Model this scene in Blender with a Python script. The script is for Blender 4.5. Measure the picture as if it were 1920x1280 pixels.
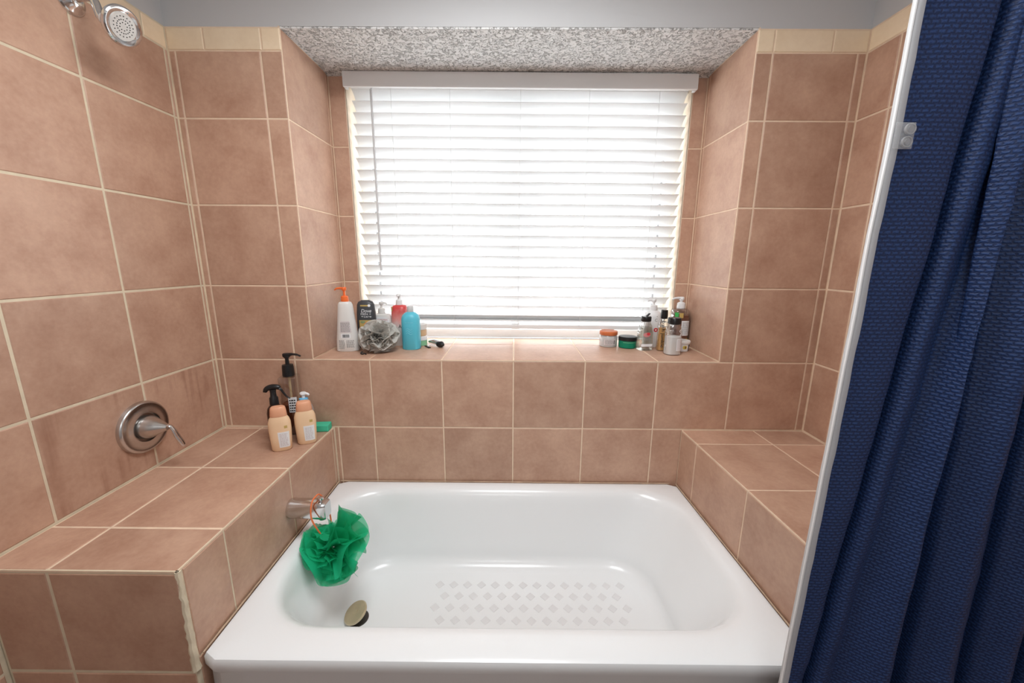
import bpy, bmesh, math, random
from mathutils import Vector, Matrix, Quaternion, noise
random.seed(7)
for o in list(bpy.data.objects): bpy.data.objects.remove(o, do_unlink=True)
S = bpy.context.scene
COL = S.collection
PI = math.pi

# ------------------------------------------------------------------ camera
F_PX, PITCH, YAW, ROLL = 721.6, 0.20584, 0.00425, 0.00637
cam = bpy.data.cameras.new('camera'); camo = bpy.data.objects.new('camera', cam); COL.objects.link(camo)
cam.sensor_fit = 'HORIZONTAL'; cam.sensor_width = 36.0; cam.lens = 36.0 * F_PX / 1920.0
cam.clip_start = 0.02
fwd = Vector((-math.sin(YAW) * math.cos(PITCH), math.cos(YAW) * math.cos(PITCH), -math.sin(PITCH)))
rgt = Vector((math.cos(YAW), math.sin(YAW), 0)); upv = rgt.cross(fwd)
r2 = rgt * math.cos(ROLL) + upv * math.sin(ROLL); u2 = upv * math.cos(ROLL) - rgt * math.sin(ROLL)
M = Matrix((r2, u2, -fwd)).transposed().to_4x4(); M.translation = Vector((0, -1.5759, 0.7189))
camo.matrix_world = M
S.camera = camo

# ------------------------------------------------------------------ world, lamps, exposure
S.view_settings.view_transform = 'Standard'; S.view_settings.look = 'None'
S.view_settings.exposure = 0.09; S.view_settings.gamma = 1.0; S.view_settings.use_curve_mapping = False
wd = bpy.data.worlds.new('overcast_sky'); S.world = wd; wd.use_nodes = True
bg = wd.node_tree.nodes['Background']; bg.inputs[0].default_value = (0.94, 0.97, 1.0, 1); bg.inputs[1].default_value = 7.4
def area(name, loc, size, power, col, target):
    l = bpy.data.lights.new(name, 'AREA'); l.shape = 'DISK'; l.size = size; l.energy = power; l.color = col
    o = bpy.data.objects.new(name, l); COL.objects.link(o); o.location = loc
    o.rotation_euler = (Vector(target) - Vector(loc)).to_track_quat('-Z', 'Y').to_euler()
    return o
area('ceiling_lamp_light', (-0.05, -0.86, 1.735), 0.75, 25.0, (0.95, 0.982, 1.0), (-0.05, -0.86, 0))
# fill light added behind the camera to lift the curtain and front faces
area('added_fill_light', (-0.1, -2.55, 1.45), 0.7, 6.5, (0.95, 0.982, 1.0), (0.0, -0.2, 0.5))

# ------------------------------------------------------------------ materials
MAT = {}
def nodes(name):
    m = bpy.data.materials.new(name); m.use_nodes = True; MAT[name] = m
    nt = m.node_tree; return m, nt, nt.nodes, nt.links, nt.nodes['Principled BSDF']
def plain(name, col, rough=0.5, metal=0.0, spec=0.5, trans=0.0, ior=1.45, sss=0.0, bump=0.0, bscale=60.0, var=0.0, coat=0.0):
    m, nt, N, L, b = nodes(name)
    b.inputs['Base Color'].default_value = (*col, 1); b.inputs['Roughness'].default_value = rough
    b.inputs['Metallic'].default_value = metal; b.inputs['Specular IOR Level'].default_value = spec
    b.inputs['Transmission Weight'].default_value = trans; b.inputs['IOR'].default_value = ior
    b.inputs['Coat Weight'].default_value = coat; b.inputs['Coat Roughness'].default_value = 0.08
    if var > 0 or bump > 0:
        tc = N.new('ShaderNodeTexCoord'); nz = N.new('ShaderNodeTexNoise'); nz.inputs['Scale'].default_value = bscale
        nz.inputs['Detail'].default_value = 4; L.new(tc.outputs['Object'], nz.inputs['Vector'])
    if var > 0:
        mx = N.new('ShaderNodeMix'); mx.data_type = 'RGBA'
        mx.inputs[6].default_value = (*[c * (1 - var) for c in col], 1); mx.inputs[7].default_value = (*[min(1, c * (1 + var)) for c in col], 1)
        L.new(nz.outputs['Fac'], mx.inputs[0]); L.new(mx.outputs[2], b.inputs['Base Color'])
    if bump > 0:
        bp = N.new('ShaderNodeBump'); bp.inputs['Strength'].default_value = bump; bp.inputs['Distance'].default_value = 0.002
        L.new(nz.outputs['Fac'], bp.inputs['Height']); L.new(bp.outputs['Normal'], b.inputs['Normal'])
    return m
def ramp(N, stops):
    r = N.new('ShaderNodeValToRGB'); e = r.color_ramp.elements
    e[0].position, e[0].color = stops[0][0], (*stops[0][1], 1); e[1].position, e[1].color = stops[-1][0], (*stops[-1][1], 1)
    for p, c in stops[1:-1]:
        q = e.new(p); q.color = (*c, 1)
    return r
def tile_mat(name, c1, c2, streak=0.0, haze=0.0, rough=0.5):
    m, nt, N, L, b = nodes(name)
    tc = N.new('ShaderNodeTexCoord'); oi = N.new('ShaderNodeObjectInfo')
    mul = N.new('ShaderNodeMath'); mul.operation = 'MULTIPLY'; mul.inputs[1].default_value = 37.0; L.new(oi.outputs['Random'], mul.inputs[0])
    def nz(scale, detail=5, rgh=0.6, vec=None):
        n = N.new('ShaderNodeTexNoise'); n.noise_dimensions = '4D'; n.inputs['Scale'].default_value = scale
        n.inputs['Detail'].default_value = detail; n.inputs['Roughness'].default_value = rgh
        L.new(vec or tc.outputs['Object'], n.inputs['Vector']); L.new(mul.outputs[0], n.inputs['W']); return n
    n1 = nz(7.0); n2 = nz(70.0, 3)
    ad = N.new('ShaderNodeMath'); ad.operation = 'MULTIPLY_ADD'; ad.inputs[1].default_value = 0.35
    L.new(n2.outputs['Fac'], ad.inputs[0]); L.new(n1.outputs['Fac'], ad.inputs[2])
    r = ramp(N, [(0.42, c1), (0.9, c2)]); L.new(ad.outputs[0], r.inputs[0])
    hs = N.new('ShaderNodeHueSaturation'); mr = N.new('ShaderNodeMapRange'); mr.inputs[3].default_value = 0.93; mr.inputs[4].default_value = 1.07
    L.new(oi.outputs['Random'], mr.inputs[0]); L.new(mr.outputs[0], hs.inputs['Value']); L.new(r.outputs[0], hs.inputs['Color'])
    out = hs.outputs[0]
    if streak > 0:
        mp = N.new('ShaderNodeMapping'); mp.inputs['Scale'].default_value = (48, 2.2, 1); L.new(tc.outputs['Object'], mp.inputs[0])
        n3 = nz(1.0, 2, .5, mp.outputs[0]); r3 = ramp(N, [(0.5, (0, 0, 0)), (0.72, (streak,) * 3)]); L.new(n3.outputs['Fac'], r3.inputs[0])
        n5 = nz(6.0, 2); r5 = ramp(N, [(0.42, (0, 0, 0)), (0.6, (1, 1, 1))]); L.new(n5.outputs['Fac'], r5.inputs[0])
        mm = N.new('ShaderNodeMath'); mm.operation = 'MULTIPLY'; L.new(r3.outputs[0], mm.inputs[0]); L.new(r5.outputs[0], mm.inputs[1])
        mx = N.new('ShaderNodeMix'); mx.data_type = 'RGBA'; L.new(mm.outputs[0], mx.inputs[0]); L.new(out, mx.inputs[6])
        mx.inputs[7].default_value = (0.23, 0.085, 0.045, 1); out = mx.outputs[2]
    if haze > 0:
        n4 = nz(5.0, 4); r4 = ramp(N, [(0.52, (0, 0, 0)), (0.85, (haze,) * 3)]); L.new(n4.outputs['Fac'], r4.inputs[0])
        mx = N.new('ShaderNodeMix'); mx.data_type = 'RGBA'; L.new(r4.outputs[0], mx.inputs[0]); L.new(out, mx.inputs[6])
        mx.inputs[7].default_value = (0.62, 0.50, 0.44, 1); out = mx.outputs[2]
    L.new(out, b.inputs['Base Color']); b.inputs['Roughness'].default_value = rough; b.inputs['Specular IOR Level'].default_value = 0.75
    bp = N.new('ShaderNodeBump'); bp.inputs['Strength'].default_value = 0.18; bp.inputs['Distance'].default_value = 0.002
    L.new(ad.outputs[0], bp.inputs['Height']); L.new(bp.outputs['Normal'], b.inputs['Normal'])
    return m
C1, C2 = (0.415, 0.226, 0.150), (0.61, 0.388, 0.276)
tile_mat('terracotta_tile', C1, C2)
tile_mat('terracotta_tile_streaked', C1, C2, streak=0.55, haze=0.1)
tile_mat('terracotta_tile_limescale', C1, C2, haze=0.4)
tile_mat('beige_border_tile', (0.82, 0.64, 0.44), (0.93, 0.76, 0.55), rough=0.4)
plain('cream_grout', (0.80, 0.62, 0.46), 0.9, var=0.18, bscale=25, bump=0.4)
plain('yellowed_grout', (0.72, 0.62, 0.46), 0.9, var=0.18, bscale=25, bump=0.4)
plain('grey_paint', (0.55, 0.55, 0.555), 0.7, bump=0.25, bscale=14)
plain('white_paint', (0.74, 0.735, 0.73), 0.7, bump=0.1, bscale=30)
plain('cream_reveal', (0.74, 0.60, 0.46), 0.6, var=0.08, bscale=20)
plain('floor_tile', (0.20, 0.13, 0.10), 0.6, var=0.2, bscale=8)
plain('enamel', (0.865, 0.88, 0.885), 0.24, coat=0.12)
plain('worn_enamel', (0.77, 0.77, 0.775), 0.55, var=0.05, bscale=40)
plain('caulk', (0.50, 0.36, 0.25), 0.8, var=0.45, bscale=18, bump=0.6)
plain('chrome', (0.72, 0.73, 0.74), 0.13, metal=1.0)
plain('brushed_nickel', (0.60, 0.585, 0.57), 0.24, metal=1.0, bump=0.03, bscale=200)
plain('nozzle_plate', (0.50, 0.47, 0.44), 0.4, metal=0.4)
plain('black_rubber', (0.012, 0.012, 0.012), 0.5)
plain('brass', (0.56, 0.47, 0.31), 0.35, metal=0.5, var=0.2, bscale=30)
plain('dark_metal', (0.08, 0.075, 0.07), 0.4, metal=0.7)
plain('white_plastic', (0.80, 0.80, 0.80), 0.35)
plain('vinyl_white', (0.82, 0.82, 0.81), 0.4)
plain('window_gasket', (0.36, 0.37, 0.39), 0.6)
plain('valance_white', (0.84, 0.84, 0.84), 0.45, bump=0.05, bscale=120)
plain('wand_plastic', (0.62, 0.62, 0.63), 0.25)
plain('offwhite_plastic', (0.74, 0.72, 0.69), 0.4)
plain('orange_plastic', (0.87, 0.17, 0.04), 0.35)
plain('charcoal_plastic', (0.055, 0.058, 0.064), 0.4)
plain('red_plastic', (0.72, 0.10, 0.09), 0.35)
plain('aqua_plastic', (0.10, 0.50, 0.63), 0.4)
plain('aqua_print', (0.22, 0.62, 0.74), 0.4)
plain('grey_plastic', (0.55, 0.55, 0.55), 0.4)
plain('black_plastic', (0.012, 0.012, 0.013), 0.28)
plain('peach_plastic', (0.86, 0.60, 0.38), 0.4)
plain('peach_cap', (0.80, 0.40, 0.24), 0.4)
plain('amber_plastic', (0.045, 0.014, 0.008), 0.15)
plain('brown_liquid', (0.16, 0.045, 0.02), 0.2)
plain('tan_liquid', (0.62, 0.34, 0.11), 0.25)
plain('amber_tube', (0.55, 0.40, 0.22), 0.3)
plain('milk', (0.84, 0.83, 0.82), 0.3)
plain('orange_lid', (0.62, 0.17, 0.06), 0.35)
plain('green_plastic', (0.0, 0.22, 0.12), 0.35)
plain('soft_green', (0.25, 0.55, 0.32), 0.4)
plain('jar_tan', (0.62, 0.42, 0.24), 0.45)
plain('soap_green', (0.07, 0.56, 0.34), 0.55, bump=0.15, bscale=60)
plain('sky_blue_plastic', (0.16, 0.52, 0.82), 0.35)
plain('paper_white', (0.82, 0.82, 0.83), 0.5)
plain('pale_print', (0.66, 0.60, 0.60), 0.5)
plain('print_grey', (0.30, 0.29, 0.28), 0.6)
plain('print_black', (0.02, 0.02, 0.02), 0.5)
plain('print_white', (0.85, 0.85, 0.85), 0.5)
plain('print_gold', (0.55, 0.38, 0.12), 0.4)
plain('print_orange', (0.75, 0.30, 0.10), 0.45)
plain('print_red', (0.62, 0.04, 0.05), 0.45)
plain('print_green', (0.25, 0.32, 0.16), 0.45)
plain('print_bright_green', (0.05, 0.42, 0.09), 0.45)
plain('print_pink', (0.60, 0.25, 0.25), 0.45)
plain('print_yellow', (0.75, 0.60, 0.12), 0.45)
plain('print_brown', (0.20, 0.12, 0.05), 0.5)
plain('cord_orange', (0.80, 0.20, 0.07), 0.6)
plain('steel', (0.55, 0.55, 0.56), 0.25, metal=1.0)

def thin_clear(name, tint, gloss=0.12, milky=0.0):
    m, nt, N, L, b = nodes(name); N.remove(b)
    out = N['Material Output']; t = N.new('ShaderNodeBsdfTransparent'); t.inputs[0].default_value = (*tint, 1)
    g = N.new('ShaderNodeBsdfGlossy'); g.inputs['Roughness'].default_value = 0.06
    f = N.new('ShaderNodeLayerWeight'); f.inputs[0].default_value = 0.35
    mr = N.new('ShaderNodeMapRange'); mr.inputs[3].default_value = gloss * 0.5; mr.inputs[4].default_value = min(1, gloss * 4)
    L.new(f.outputs['Facing'], mr.inputs[0]); mx = N.new('ShaderNodeMixShader')
    L.new(mr.outputs[0], mx.inputs[0]); L.new(t.outputs[0], mx.inputs[1]); L.new(g.outputs[0], mx.inputs[2])
    last = mx
    if milky > 0:
        d = N.new('ShaderNodeBsdfDiffuse'); d.inputs[0].default_value = (0.85, 0.85, 0.85, 1)
        tl = N.new('ShaderNodeBsdfTranslucent'); tl.inputs[0].default_value = (0.85, 0.85, 0.85, 1)
        a = N.new('ShaderNodeMixShader'); a.inputs[0].default_value = 0.4; L.new(d.outputs[0], a.inputs[1]); L.new(tl.outputs[0], a.inputs[2])
        m2 = N.new('ShaderNodeMixShader'); m2.inputs[0].default_value = milky; L.new(mx.outputs[0], m2.inputs[1]); L.new(a.outputs[0], m2.inputs[2]); last = m2
    L.new(last.outputs[0], out.inputs[0]); return m
thin_clear('window_glass', (0.98, 0.99, 0.99), 0.05)
thin_clear('clear_plastic', (0.93, 0.93, 0.92), 0.16)
thin_clear('clear_liquid', (0.84, 0.85, 0.82), 0.10)
thin_clear('cloudy_plastic', (0.9, 0.9, 0.9), 0.12, milky=0.35)
thin_clear('vinyl_tab', (0.95, 0.96, 0.97), 0.12, milky=0.22)
thin_clear('liner_vinyl', (0.95, 0.96, 0.97), 0.10, milky=0.80)

def sheet(name, col, transl=0.35, rough=0.6, waffle=False, transp=0.0):
    m, nt, N, L, b = nodes(name)
    b.inputs['Base Color'].default_value = (*col, 1); b.inputs['Roughness'].default_value = rough; b.inputs['Specular IOR Level'].default_value = 0.3
    t = N.new('ShaderNodeBsdfTranslucent'); t.inputs[0].default_value = (*col, 1)
    mx = N.new('ShaderNodeMixShader'); mx.inputs[0].default_value = transl
    L.new(b.outputs[0], mx.inputs[1]); L.new(t.outputs[0], mx.inputs[2]); last = mx
    if transp > 0:
        tp = N.new('ShaderNodeBsdfTransparent'); m3 = N.new('ShaderNodeMixShader'); m3.inputs[0].default_value = transp
        L.new(mx.outputs[0], m3.inputs[1]); L.new(tp.outputs[0], m3.inputs[2]); last = m3
    L.new(last.outputs[0], N['Material Output'].inputs[0]); return m
sheet('blind_slat_white', (0.88, 0.88, 0.88), 0.12, 0.45)
sheet('net_green', (0.02, 0.62, 0.31), 0.45, 0.5, transp=0.27)
sheet('net_grey', (0.66, 0.645, 0.605), 0.30, 0.6, transp=0.06)

# navy waffle-weave cloth (UV in metres)
m, nt, N, L, b = nodes('navy_waffle_cloth')
uv = N.new('ShaderNodeUVMap'); uv.uv_map = 'cloth'
br = N.new('ShaderNodeTexBrick'); br.offset = 0.5; br.inputs['Scale'].default_value = 1.0; br.inputs['Brick Width'].default_value = 0.0122; br.inputs['Row Height'].default_value = 0.0068
br.inputs['Mortar Size'].default_value = 0.0034; br.inputs['Mortar Smooth'].default_value = 1.0
wn = N.new('ShaderNodeTexNoise'); wn.inputs['Scale'].default_value = 260; wn.inputs['Detail'].default_value = 2; L.new(uv.outputs[0], wn.inputs['Vector'])
wa = N.new('ShaderNodeVectorMath'); wa.operation = 'MULTIPLY_ADD'; wa.inputs[1].default_value = (.0055, .0040, 0); L.new(wn.outputs['Color'], wa.inputs[0]); L.new(uv.outputs[0], wa.inputs[2])
L.new(wa.outputs[0], br.inputs['Vector'])
nz = N.new('ShaderNodeTexNoise'); nz.inputs['Scale'].default_value = 420; L.new(uv.outputs[0], nz.inputs['Vector'])
sb = N.new('ShaderNodeMath'); sb.operation = 'SUBTRACT'; sb.inputs[0].default_value = 0.8; L.new(br.outputs['Fac'], sb.inputs[1])
hh = N.new('ShaderNodeMath'); hh.operation = 'MULTIPLY_ADD'; hh.inputs[1].default_value = 0.5; L.new(nz.outputs['Fac'], hh.inputs[0]); L.new(sb.outputs[0], hh.inputs[2])
bp = N.new('ShaderNodeBump'); bp.inputs['Strength'].default_value = 0.7; bp.inputs['Distance'].default_value = 0.0013
L.new(hh.outputs[0], bp.inputs['Height']); L.new(bp.outputs['Normal'], b.inputs['Normal'])
rr = ramp(N, [(0.0, (0.0085, 0.023, 0.085)), (1.0, (0.029, 0.073, 0.225))])
mr = N.new('ShaderNodeMapRange'); mr.inputs[1].default_value = 0.0; mr.inputs[2].default_value = 1.1; L.new(hh.outputs[0], mr.inputs[0]); L.new(mr.outputs[0], rr.inputs[0])
L.new(rr.outputs[0], b.inputs['Base Color']); b.inputs['Roughness'].default_value = 0.5; b.inputs['Specular IOR Level'].default_value = 0.4

# knock-down textured plaster
m, nt, N, L, b = nodes('knockdown_plaster')
tc = N.new('ShaderNodeTexCoord'); n1 = N.new('ShaderNodeTexNoise'); n1.inputs['Scale'].default_value = 75; n1.inputs['Detail'].default_value = 6; n1.inputs['Roughness'].default_value = 0.62; n1.inputs['Distortion'].default_value = 1.2
L.new(tc.outputs['Object'], n1.inputs['Vector'])
r1 = ramp(N, [(0.50, (0.0,) * 3), (0.62, (1.0,) * 3)]); L.new(n1.outputs['Fac'], r1.inputs[0])
rc = ramp(N, [(0.0, (0.80, 0.795, 0.785)), (1.0, (0.46, 0.455, 0.445))]); L.new(r1.outputs[0], rc.inputs[0])
L.new(rc.outputs[0], b.inputs['Base Color']); b.inputs['Roughness'].default_value = 0.85
inv = N.new('ShaderNodeMath'); inv.operation = 'SUBTRACT'; inv.inputs[0].default_value = 1; L.new(r1.outputs[0], inv.inputs[1])
bp = N.new('ShaderNodeBump'); bp.inputs['Strength'].default_value = 0.8; bp.inputs['Distance'].default_value = 0.006
L.new(inv.outputs[0], bp.inputs['Height']); L.new(bp.outputs['Normal'], b.inputs['Normal'])

# red-to-white graded printed bottle (its own colouring)
m, nt, N, L, b = nodes('red_white_graded')
tc = N.new('ShaderNodeTexCoord'); sp = N.new('ShaderNodeSeparateXYZ'); L.new(tc.outputs['Object'], sp.inputs[0])
nz = N.new('ShaderNodeTexNoise'); nz.inputs['Scale'].default_value = 60; L.new(tc.outputs['Object'], nz.inputs['Vector'])
ma = N.new('ShaderNodeMath'); ma.operation = 'MULTIPLY_ADD'; ma.inputs[1].default_value = 0.035; L.new(nz.outputs['Fac'], ma.inputs[0]); L.new(sp.outputs[2], ma.inputs[2])
mr = N.new('ShaderNodeMapRange'); mr.inputs[1].default_value = 0.105; mr.inputs[2].default_value = 0.20; L.new(ma.outputs[0], mr.inputs[0])
rr = ramp(N, [(0.0, (0.75, 0.72, 0.70)), (0.5, (0.78, 0.30, 0.27)), (1.0, (0.62, 0.06, 0.06))]); L.new(mr.outputs[0], rr.inputs[0]); L.new(rr.outputs[0], b.inputs['Base Color']); b.inputs['Roughness'].default_value = 0.35

# ------------------------------------------------------------------ mesh helpers
def obj(name, verts, faces, mat, parent=None, smooth=False, loc=None):
    me = bpy.data.meshes.new(name); me.from_pydata([tuple(v) for v in verts], [], faces)
    me.materials.append(MAT[mat]); me.update()
    if smooth:
        for p in me.polygons: p.use_smooth = True
        try: me.set_sharp_from_angle(angle=math.radians(40))
        except Exception: pass
    o = bpy.data.objects.new(name, me); COL.objects.link(o)
    if parent: o.parent = parent
    if loc: o.location = loc
    return o
def tag(o, label, cat, group=None, kind=None):
    o['label'] = label; o['category'] = cat
    if group: o['group'] = group
    if kind: o['kind'] = kind
    return o
def thing(name, label, cat, loc=(0, 0, 0), rz=0, group=None, kind=None):
    o = bpy.data.objects.new(name, None); COL.objects.link(o); o.empty_display_size = 0.05
    o.location = loc; o.rotation_euler = (0, 0, rz); return tag(o, label, cat, group, kind)
class G:
    """geometry collector"""
    def __init__(s): s.v = []; s.f = []
    def add(s, v, f):
        n = len(s.v); s.v += [Vector(p) for p in v]; s.f += [tuple(i + n for i in q) for q in f]; return s
    def box(s, x0, x1, y0, y1, z0, z1):
        return s.add([(x0, y0, z0), (x1, y0, z0), (x1, y1, z0), (x0, y1, z0), (x0, y0, z1), (x1, y0, z1), (x1, y1, z1), (x0, y1, z1)],
                     [(0, 3, 2, 1), (4, 5, 6, 7), (0, 1, 5, 4), (1, 2, 6, 5), (2, 3, 7, 6), (3, 0, 4, 7)])
    def loft(s, secs, n=32, caps=True):
        v, f = [], []
        for q in secs:
            z, a, b = q[:3]; e = q[3] if len(q) > 3 else 2; cx = q[4] if len(q) > 4 else 0; cy = q[5] if len(q) > 5 else 0
            for i in range(n):
                t = 2 * PI * i / n; c, d = math.cos(t), math.sin(t)
                v.append((cx + a * math.copysign(abs(c) ** (2 / e), c), cy + b * math.copysign(abs(d) ** (2 / e), d), z))
        for k in range(len(secs) - 1):
            for i in range(n):
                j = (i + 1) % n; f.append((k * n + i, k * n + j, (k + 1) * n + j, (k + 1) * n + i))
        if caps: f.append(tuple(range(n - 1, -1, -1))); f.append(tuple(range((len(secs) - 1) * n, len(secs) * n)))
        return s.add(v, f)
    def tube(s, path, rad, n=12, flat=1.0, caps=True, closed=False):
        P = [Vector(p) for p in path]; m_ = len(P)
        R = rad if isinstance(rad, (list, tuple)) else [rad] * m_
        v, f = [], []; prev = None
        for k in range(m_):
            t = ((P[(k + 1) % m_] - P[k - 1]) if closed else (P[min(k + 1, m_ - 1)] - P[max(k - 1, 0)])).normalized()
            if prev is None:
                a = Vector((0, 0, 1)) if abs(t.z) < 0.9 else Vector((1, 0, 0)); prev = (a - t * a.dot(t)).normalized()
            else: prev = (prev - t * prev.dot(t)).normalized()
            bb = t.cross(prev)
            for i in range(n):
                an = 2 * PI * i / n; v.append(P[k] + (prev * math.cos(an) * flat + bb * math.sin(an)) * R[k])
        for k in range(m_ if closed else m_ - 1):
            for i in range(n):
                j = (i + 1) % n; k2 = (k + 1) % m_; f.append((k * n + i, k * n + j, k2 * n + j, k2 * n + i))
        if caps and not closed: f.append(tuple(range(n - 1, -1, -1))); f.append(tuple(range((m_ - 1) * n, m_ * n)))
        return s.add(v, f)
    def xf(s, mat): s.v = [mat @ p for p in s.v]; return s
    def build(s, name, mat, parent=None, smooth=True): return obj(name, s.v, s.f, mat, parent, smooth)
def rbox(x0, x1, y0, y1, z0, z1, r=0.004, seg=2):
    """rounded box as G"""
    bm = bmesh.new(); bmesh.ops.create_cube(bm, size=1)
    for v in bm.verts: v.co = Vector(((x0 + x1) / 2 + v.co.x * (x1 - x0), (y0 + y1) / 2 + v.co.y * (y1 - y0), (z0 + z1) / 2 + v.co.z * (z1 - z0)))
    bmesh.ops.bevel(bm, geom=list(bm.edges), offset=r, segments=seg, affect='EDGES', profile=0.5)
    bm.verts.index_update(); g = G(); g.add([v.co.copy() for v in bm.verts], [tuple(v.index for v in f.verts) for f in bm.faces]); bm.free(); return g
def smooth_path(pts, n=6):
    P = [Vector(p) for p in pts]; out = []
    for i in range(len(P) - 1):
        p0, p1, p2, p3 = P[max(i - 1, 0)], P[i], P[i + 1], P[min(i + 2, len(P) - 1)]
        for k in range(n):
            t = k / n; out.append(0.5 * ((2 * p1) + (p2 - p0) * t + (2 * p0 - 5 * p1 + 4 * p2 - p3) * t * t + (3 * p1 - p0 - 3 * p2 + p3) * t ** 3))
    return out + [P[-1]]

# ------------------------------------------------------------------ tiles
TH = 0.006
_tile_cache = {}
def tile_mesh(w, h, mat):
    key = (round(w, 4), round(h, 4), mat)
    if key not in _tile_cache:
        c = min(0.0022, w / 4, h / 4); x, y = w / 2, h / 2
        v = [(-x, -y, -TH), (x, -y, -TH), (x, y, -TH), (-x, y, -TH), (-x, -y, -c * .6), (x, -y, -c * .6), (x, y, -c * .6), (-x, y, -c * .6),
             (-x + c, -y + c, 0), (x - c, -y + c, 0), (x - c, y - c, 0), (-x + c, y - c, 0)]
        f = [(3, 2, 1, 0), (8, 9, 10, 11)]
        for i in range(4):
            j = (i + 1) % 4; f += [(i, j, 4 + j, 4 + i), (4 + i, 4 + j, 8 + j, 8 + i)]
        me = bpy.data.meshes.new('tile'); me.from_pydata(v, [], f); me.materials.append(MAT[mat]); me.update(); _tile_cache[key] = me
    return _tile_cache[key]
def tiles(parent, O, U, V, rects, g=0.006, mat='terracotta_tile', name='tile', warp=None, jit=0.0005):
    O, U, V = Vector(O), Vector(U), Vector(V); Nn = U.cross(V)
    for r in rects:
        u0, u1, v0, v1 = r[:4]; mt = r[4] if len(r) > 4 else mat
        w, h = u1 - u0 - g, v1 - v0 - g
        if w < 0.003 or h < 0.003: continue
        me = tile_mesh(w, h, mt); c = O + U * ((u0 + u1) / 2) + V * ((v0 + v1) / 2) + Nn * random.uniform(-jit, jit)
        Mx = Matrix((U, V, Nn)).transposed().to_4x4(); Mx.translation = c
        if warp:
            me = me.copy(); iv = Mx.inverted()
            for v in me.vertices: v.co = iv @ warp(Mx @ v.co)
        o = bpy.data.objects.new(name, me); COL.objects.link(o); o.parent = parent; o.matrix_local = Mx
def grout(parent, O, U, V, rects, mat='cream_grout', depth=0.0016, thick=0.006, warp=None):
    O, U, V = Vector(O), Vector(U), Vector(V); Nn = U.cross(V); g = G()
    for (u0, u1, v0, v1) in rects:
        q = [O + U * a + V * b_ + Nn * d for d in (-thick, -depth) for (a, b_) in ((u0, v0), (u1, v0), (u1, v1), (u0, v1))]
        g.add(q, [(0, 3, 2, 1), (4, 5, 6, 7), (0, 1, 5, 4), (1, 2, 6, 5), (2, 3, 7, 6), (3, 0, 4, 7)])
    if warp: g.v = [warp(p) for p in g.v]
    return g.build('grout', mat, parent, False)
def grid(us, vs, mat=None):
    return [(us[i], us[i + 1], vs[j], vs[j + 1]) + ((mat,) if mat else ()) for i in range(len(us) - 1) for j in range(len(vs) - 1)]
X_, Y_, Z_ = Vector((1, 0, 0)), Vector((0, 1, 0)), Vector((0, 0, 1))

# main dimensions (metres; z = 0 is the top of the tiled ledges)
XL, XR = -1.262, 1.266
RZ = [0.002, 0.305, 0.614, 0.926, 1.235, 1.460]; ZB = 1.534
FLOOR, CEIL, RIM = -0.655, 1.785, -0.257
RX0, RX1, RD = -0.849, 0.868, 0.365
OX0, OX1 = -0.773, 0.802
SILL = 0.309; YF = -2.75
LX, LY = -0.787, -0.806

# ------------------------------------------------------------------ the shell
P_ = 0.0065     # plaster sits behind the tile bed
g = G()
g.box(XL - .12, RX0 - P_, P_, RD, FLOOR, CEIL); g.box(RX1 + P_, XR + .12, P_, RD, FLOOR, CEIL)
g.box(RX0 - P_, RX1 + P_, P_, RD, FLOOR, SILL - P_); g.box(RX0 - P_, RX1 + P_, P_, RD, 1.541, CEIL)
y2 = RD + P_
g.box(XL - .12, OX0 - .004, y2, .53, FLOOR, CEIL); g.box(OX1 + .004, XR + .12, y2, .53, FLOOR, CEIL)
g.box(OX0 - .004, OX1 + .004, y2, .53, FLOOR, SILL - P_); g.box(OX0 - .004, OX1 + .004, y2, .53, 1.541, CEIL)
wb = tag(g.build('wall_back', 'grey_paint', None, False), 'back wall with grey paint above terracotta tiles and a deep window recess', 'wall', kind='structure')
# wall tiles around the recess
lc = [XL, -1.237, -.927, RX0 + .001]; rcl = [RX1 - .001, .928, 1.234, XR]
rr_ = grid(lc, RZ[1:]) + grid(rcl, RZ[1:])
rr_ += grid([XL, -1.237, -.927, -.610, -.305, 0, .304, .611, .928, 1.234, XR], RZ[:2])
rr_ += grid([LX, -.768, -.610, -.305, 0, .304, .611, .742], [RIM - .02, RZ[0]])
tiles(wb, (0, 0, 0), X_, Z_, rr_, g=0.0055)
tiles(wb, (0, -.001, 0), X_, Z_, grid([XL, -1.128, -.919, RX0 + .001], [RZ[5], ZB]) + grid([RX1 - .001, .928, 1.139, XR], [RZ[5], ZB]), g=0.005, mat='beige_border_tile', name='border_tile')
grout(wb, (0, 0, 0), X_, Z_, [(XL - .005, RX0, RZ[1], ZB + .002), (RX1, XR + .005, RZ[1], ZB + .002), (XL - .005, XR + .005, RIM - .02, RZ[1])])
# recess cheeks, sill and the strips beside the window
tiles(wb, (RX0, 0, 0), -Y_ * -1, Z_, grid([.003, .346, RD], [SILL, .614, .926, 1.235, 1.536]), g=0.005)
grout(wb, (RX0, 0, 0), Y_, Z_, [(.0018, RD + .005, SILL - .005, 1.54)])
tiles(wb, (RX1, 0, 0), -Y_, Z_, grid([-RD, -.346, -.003], [SILL, .614, .926, 1.235, 1.536]), g=0.005)
grout(wb, (RX1, 0, 0), -Y_, Z_, [(-RD - .005, -.0018, SILL - .005, 1.54)])
tiles(wb, (0, RD, 0), X_, Z_, grid([RX0, OX0], [SILL, .614, .926, 1.235, 1.54]) + grid([OX1, RX1], [SILL, .614, .926, 1.235, 1.54]), g=0.005)
grout(wb, (0, RD, 0), X_, Z_, [(RX0 - .005, OX0, SILL - .005, 1.54), (OX1, RX1 + .005, SILL - .005, 1.54)])
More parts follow.
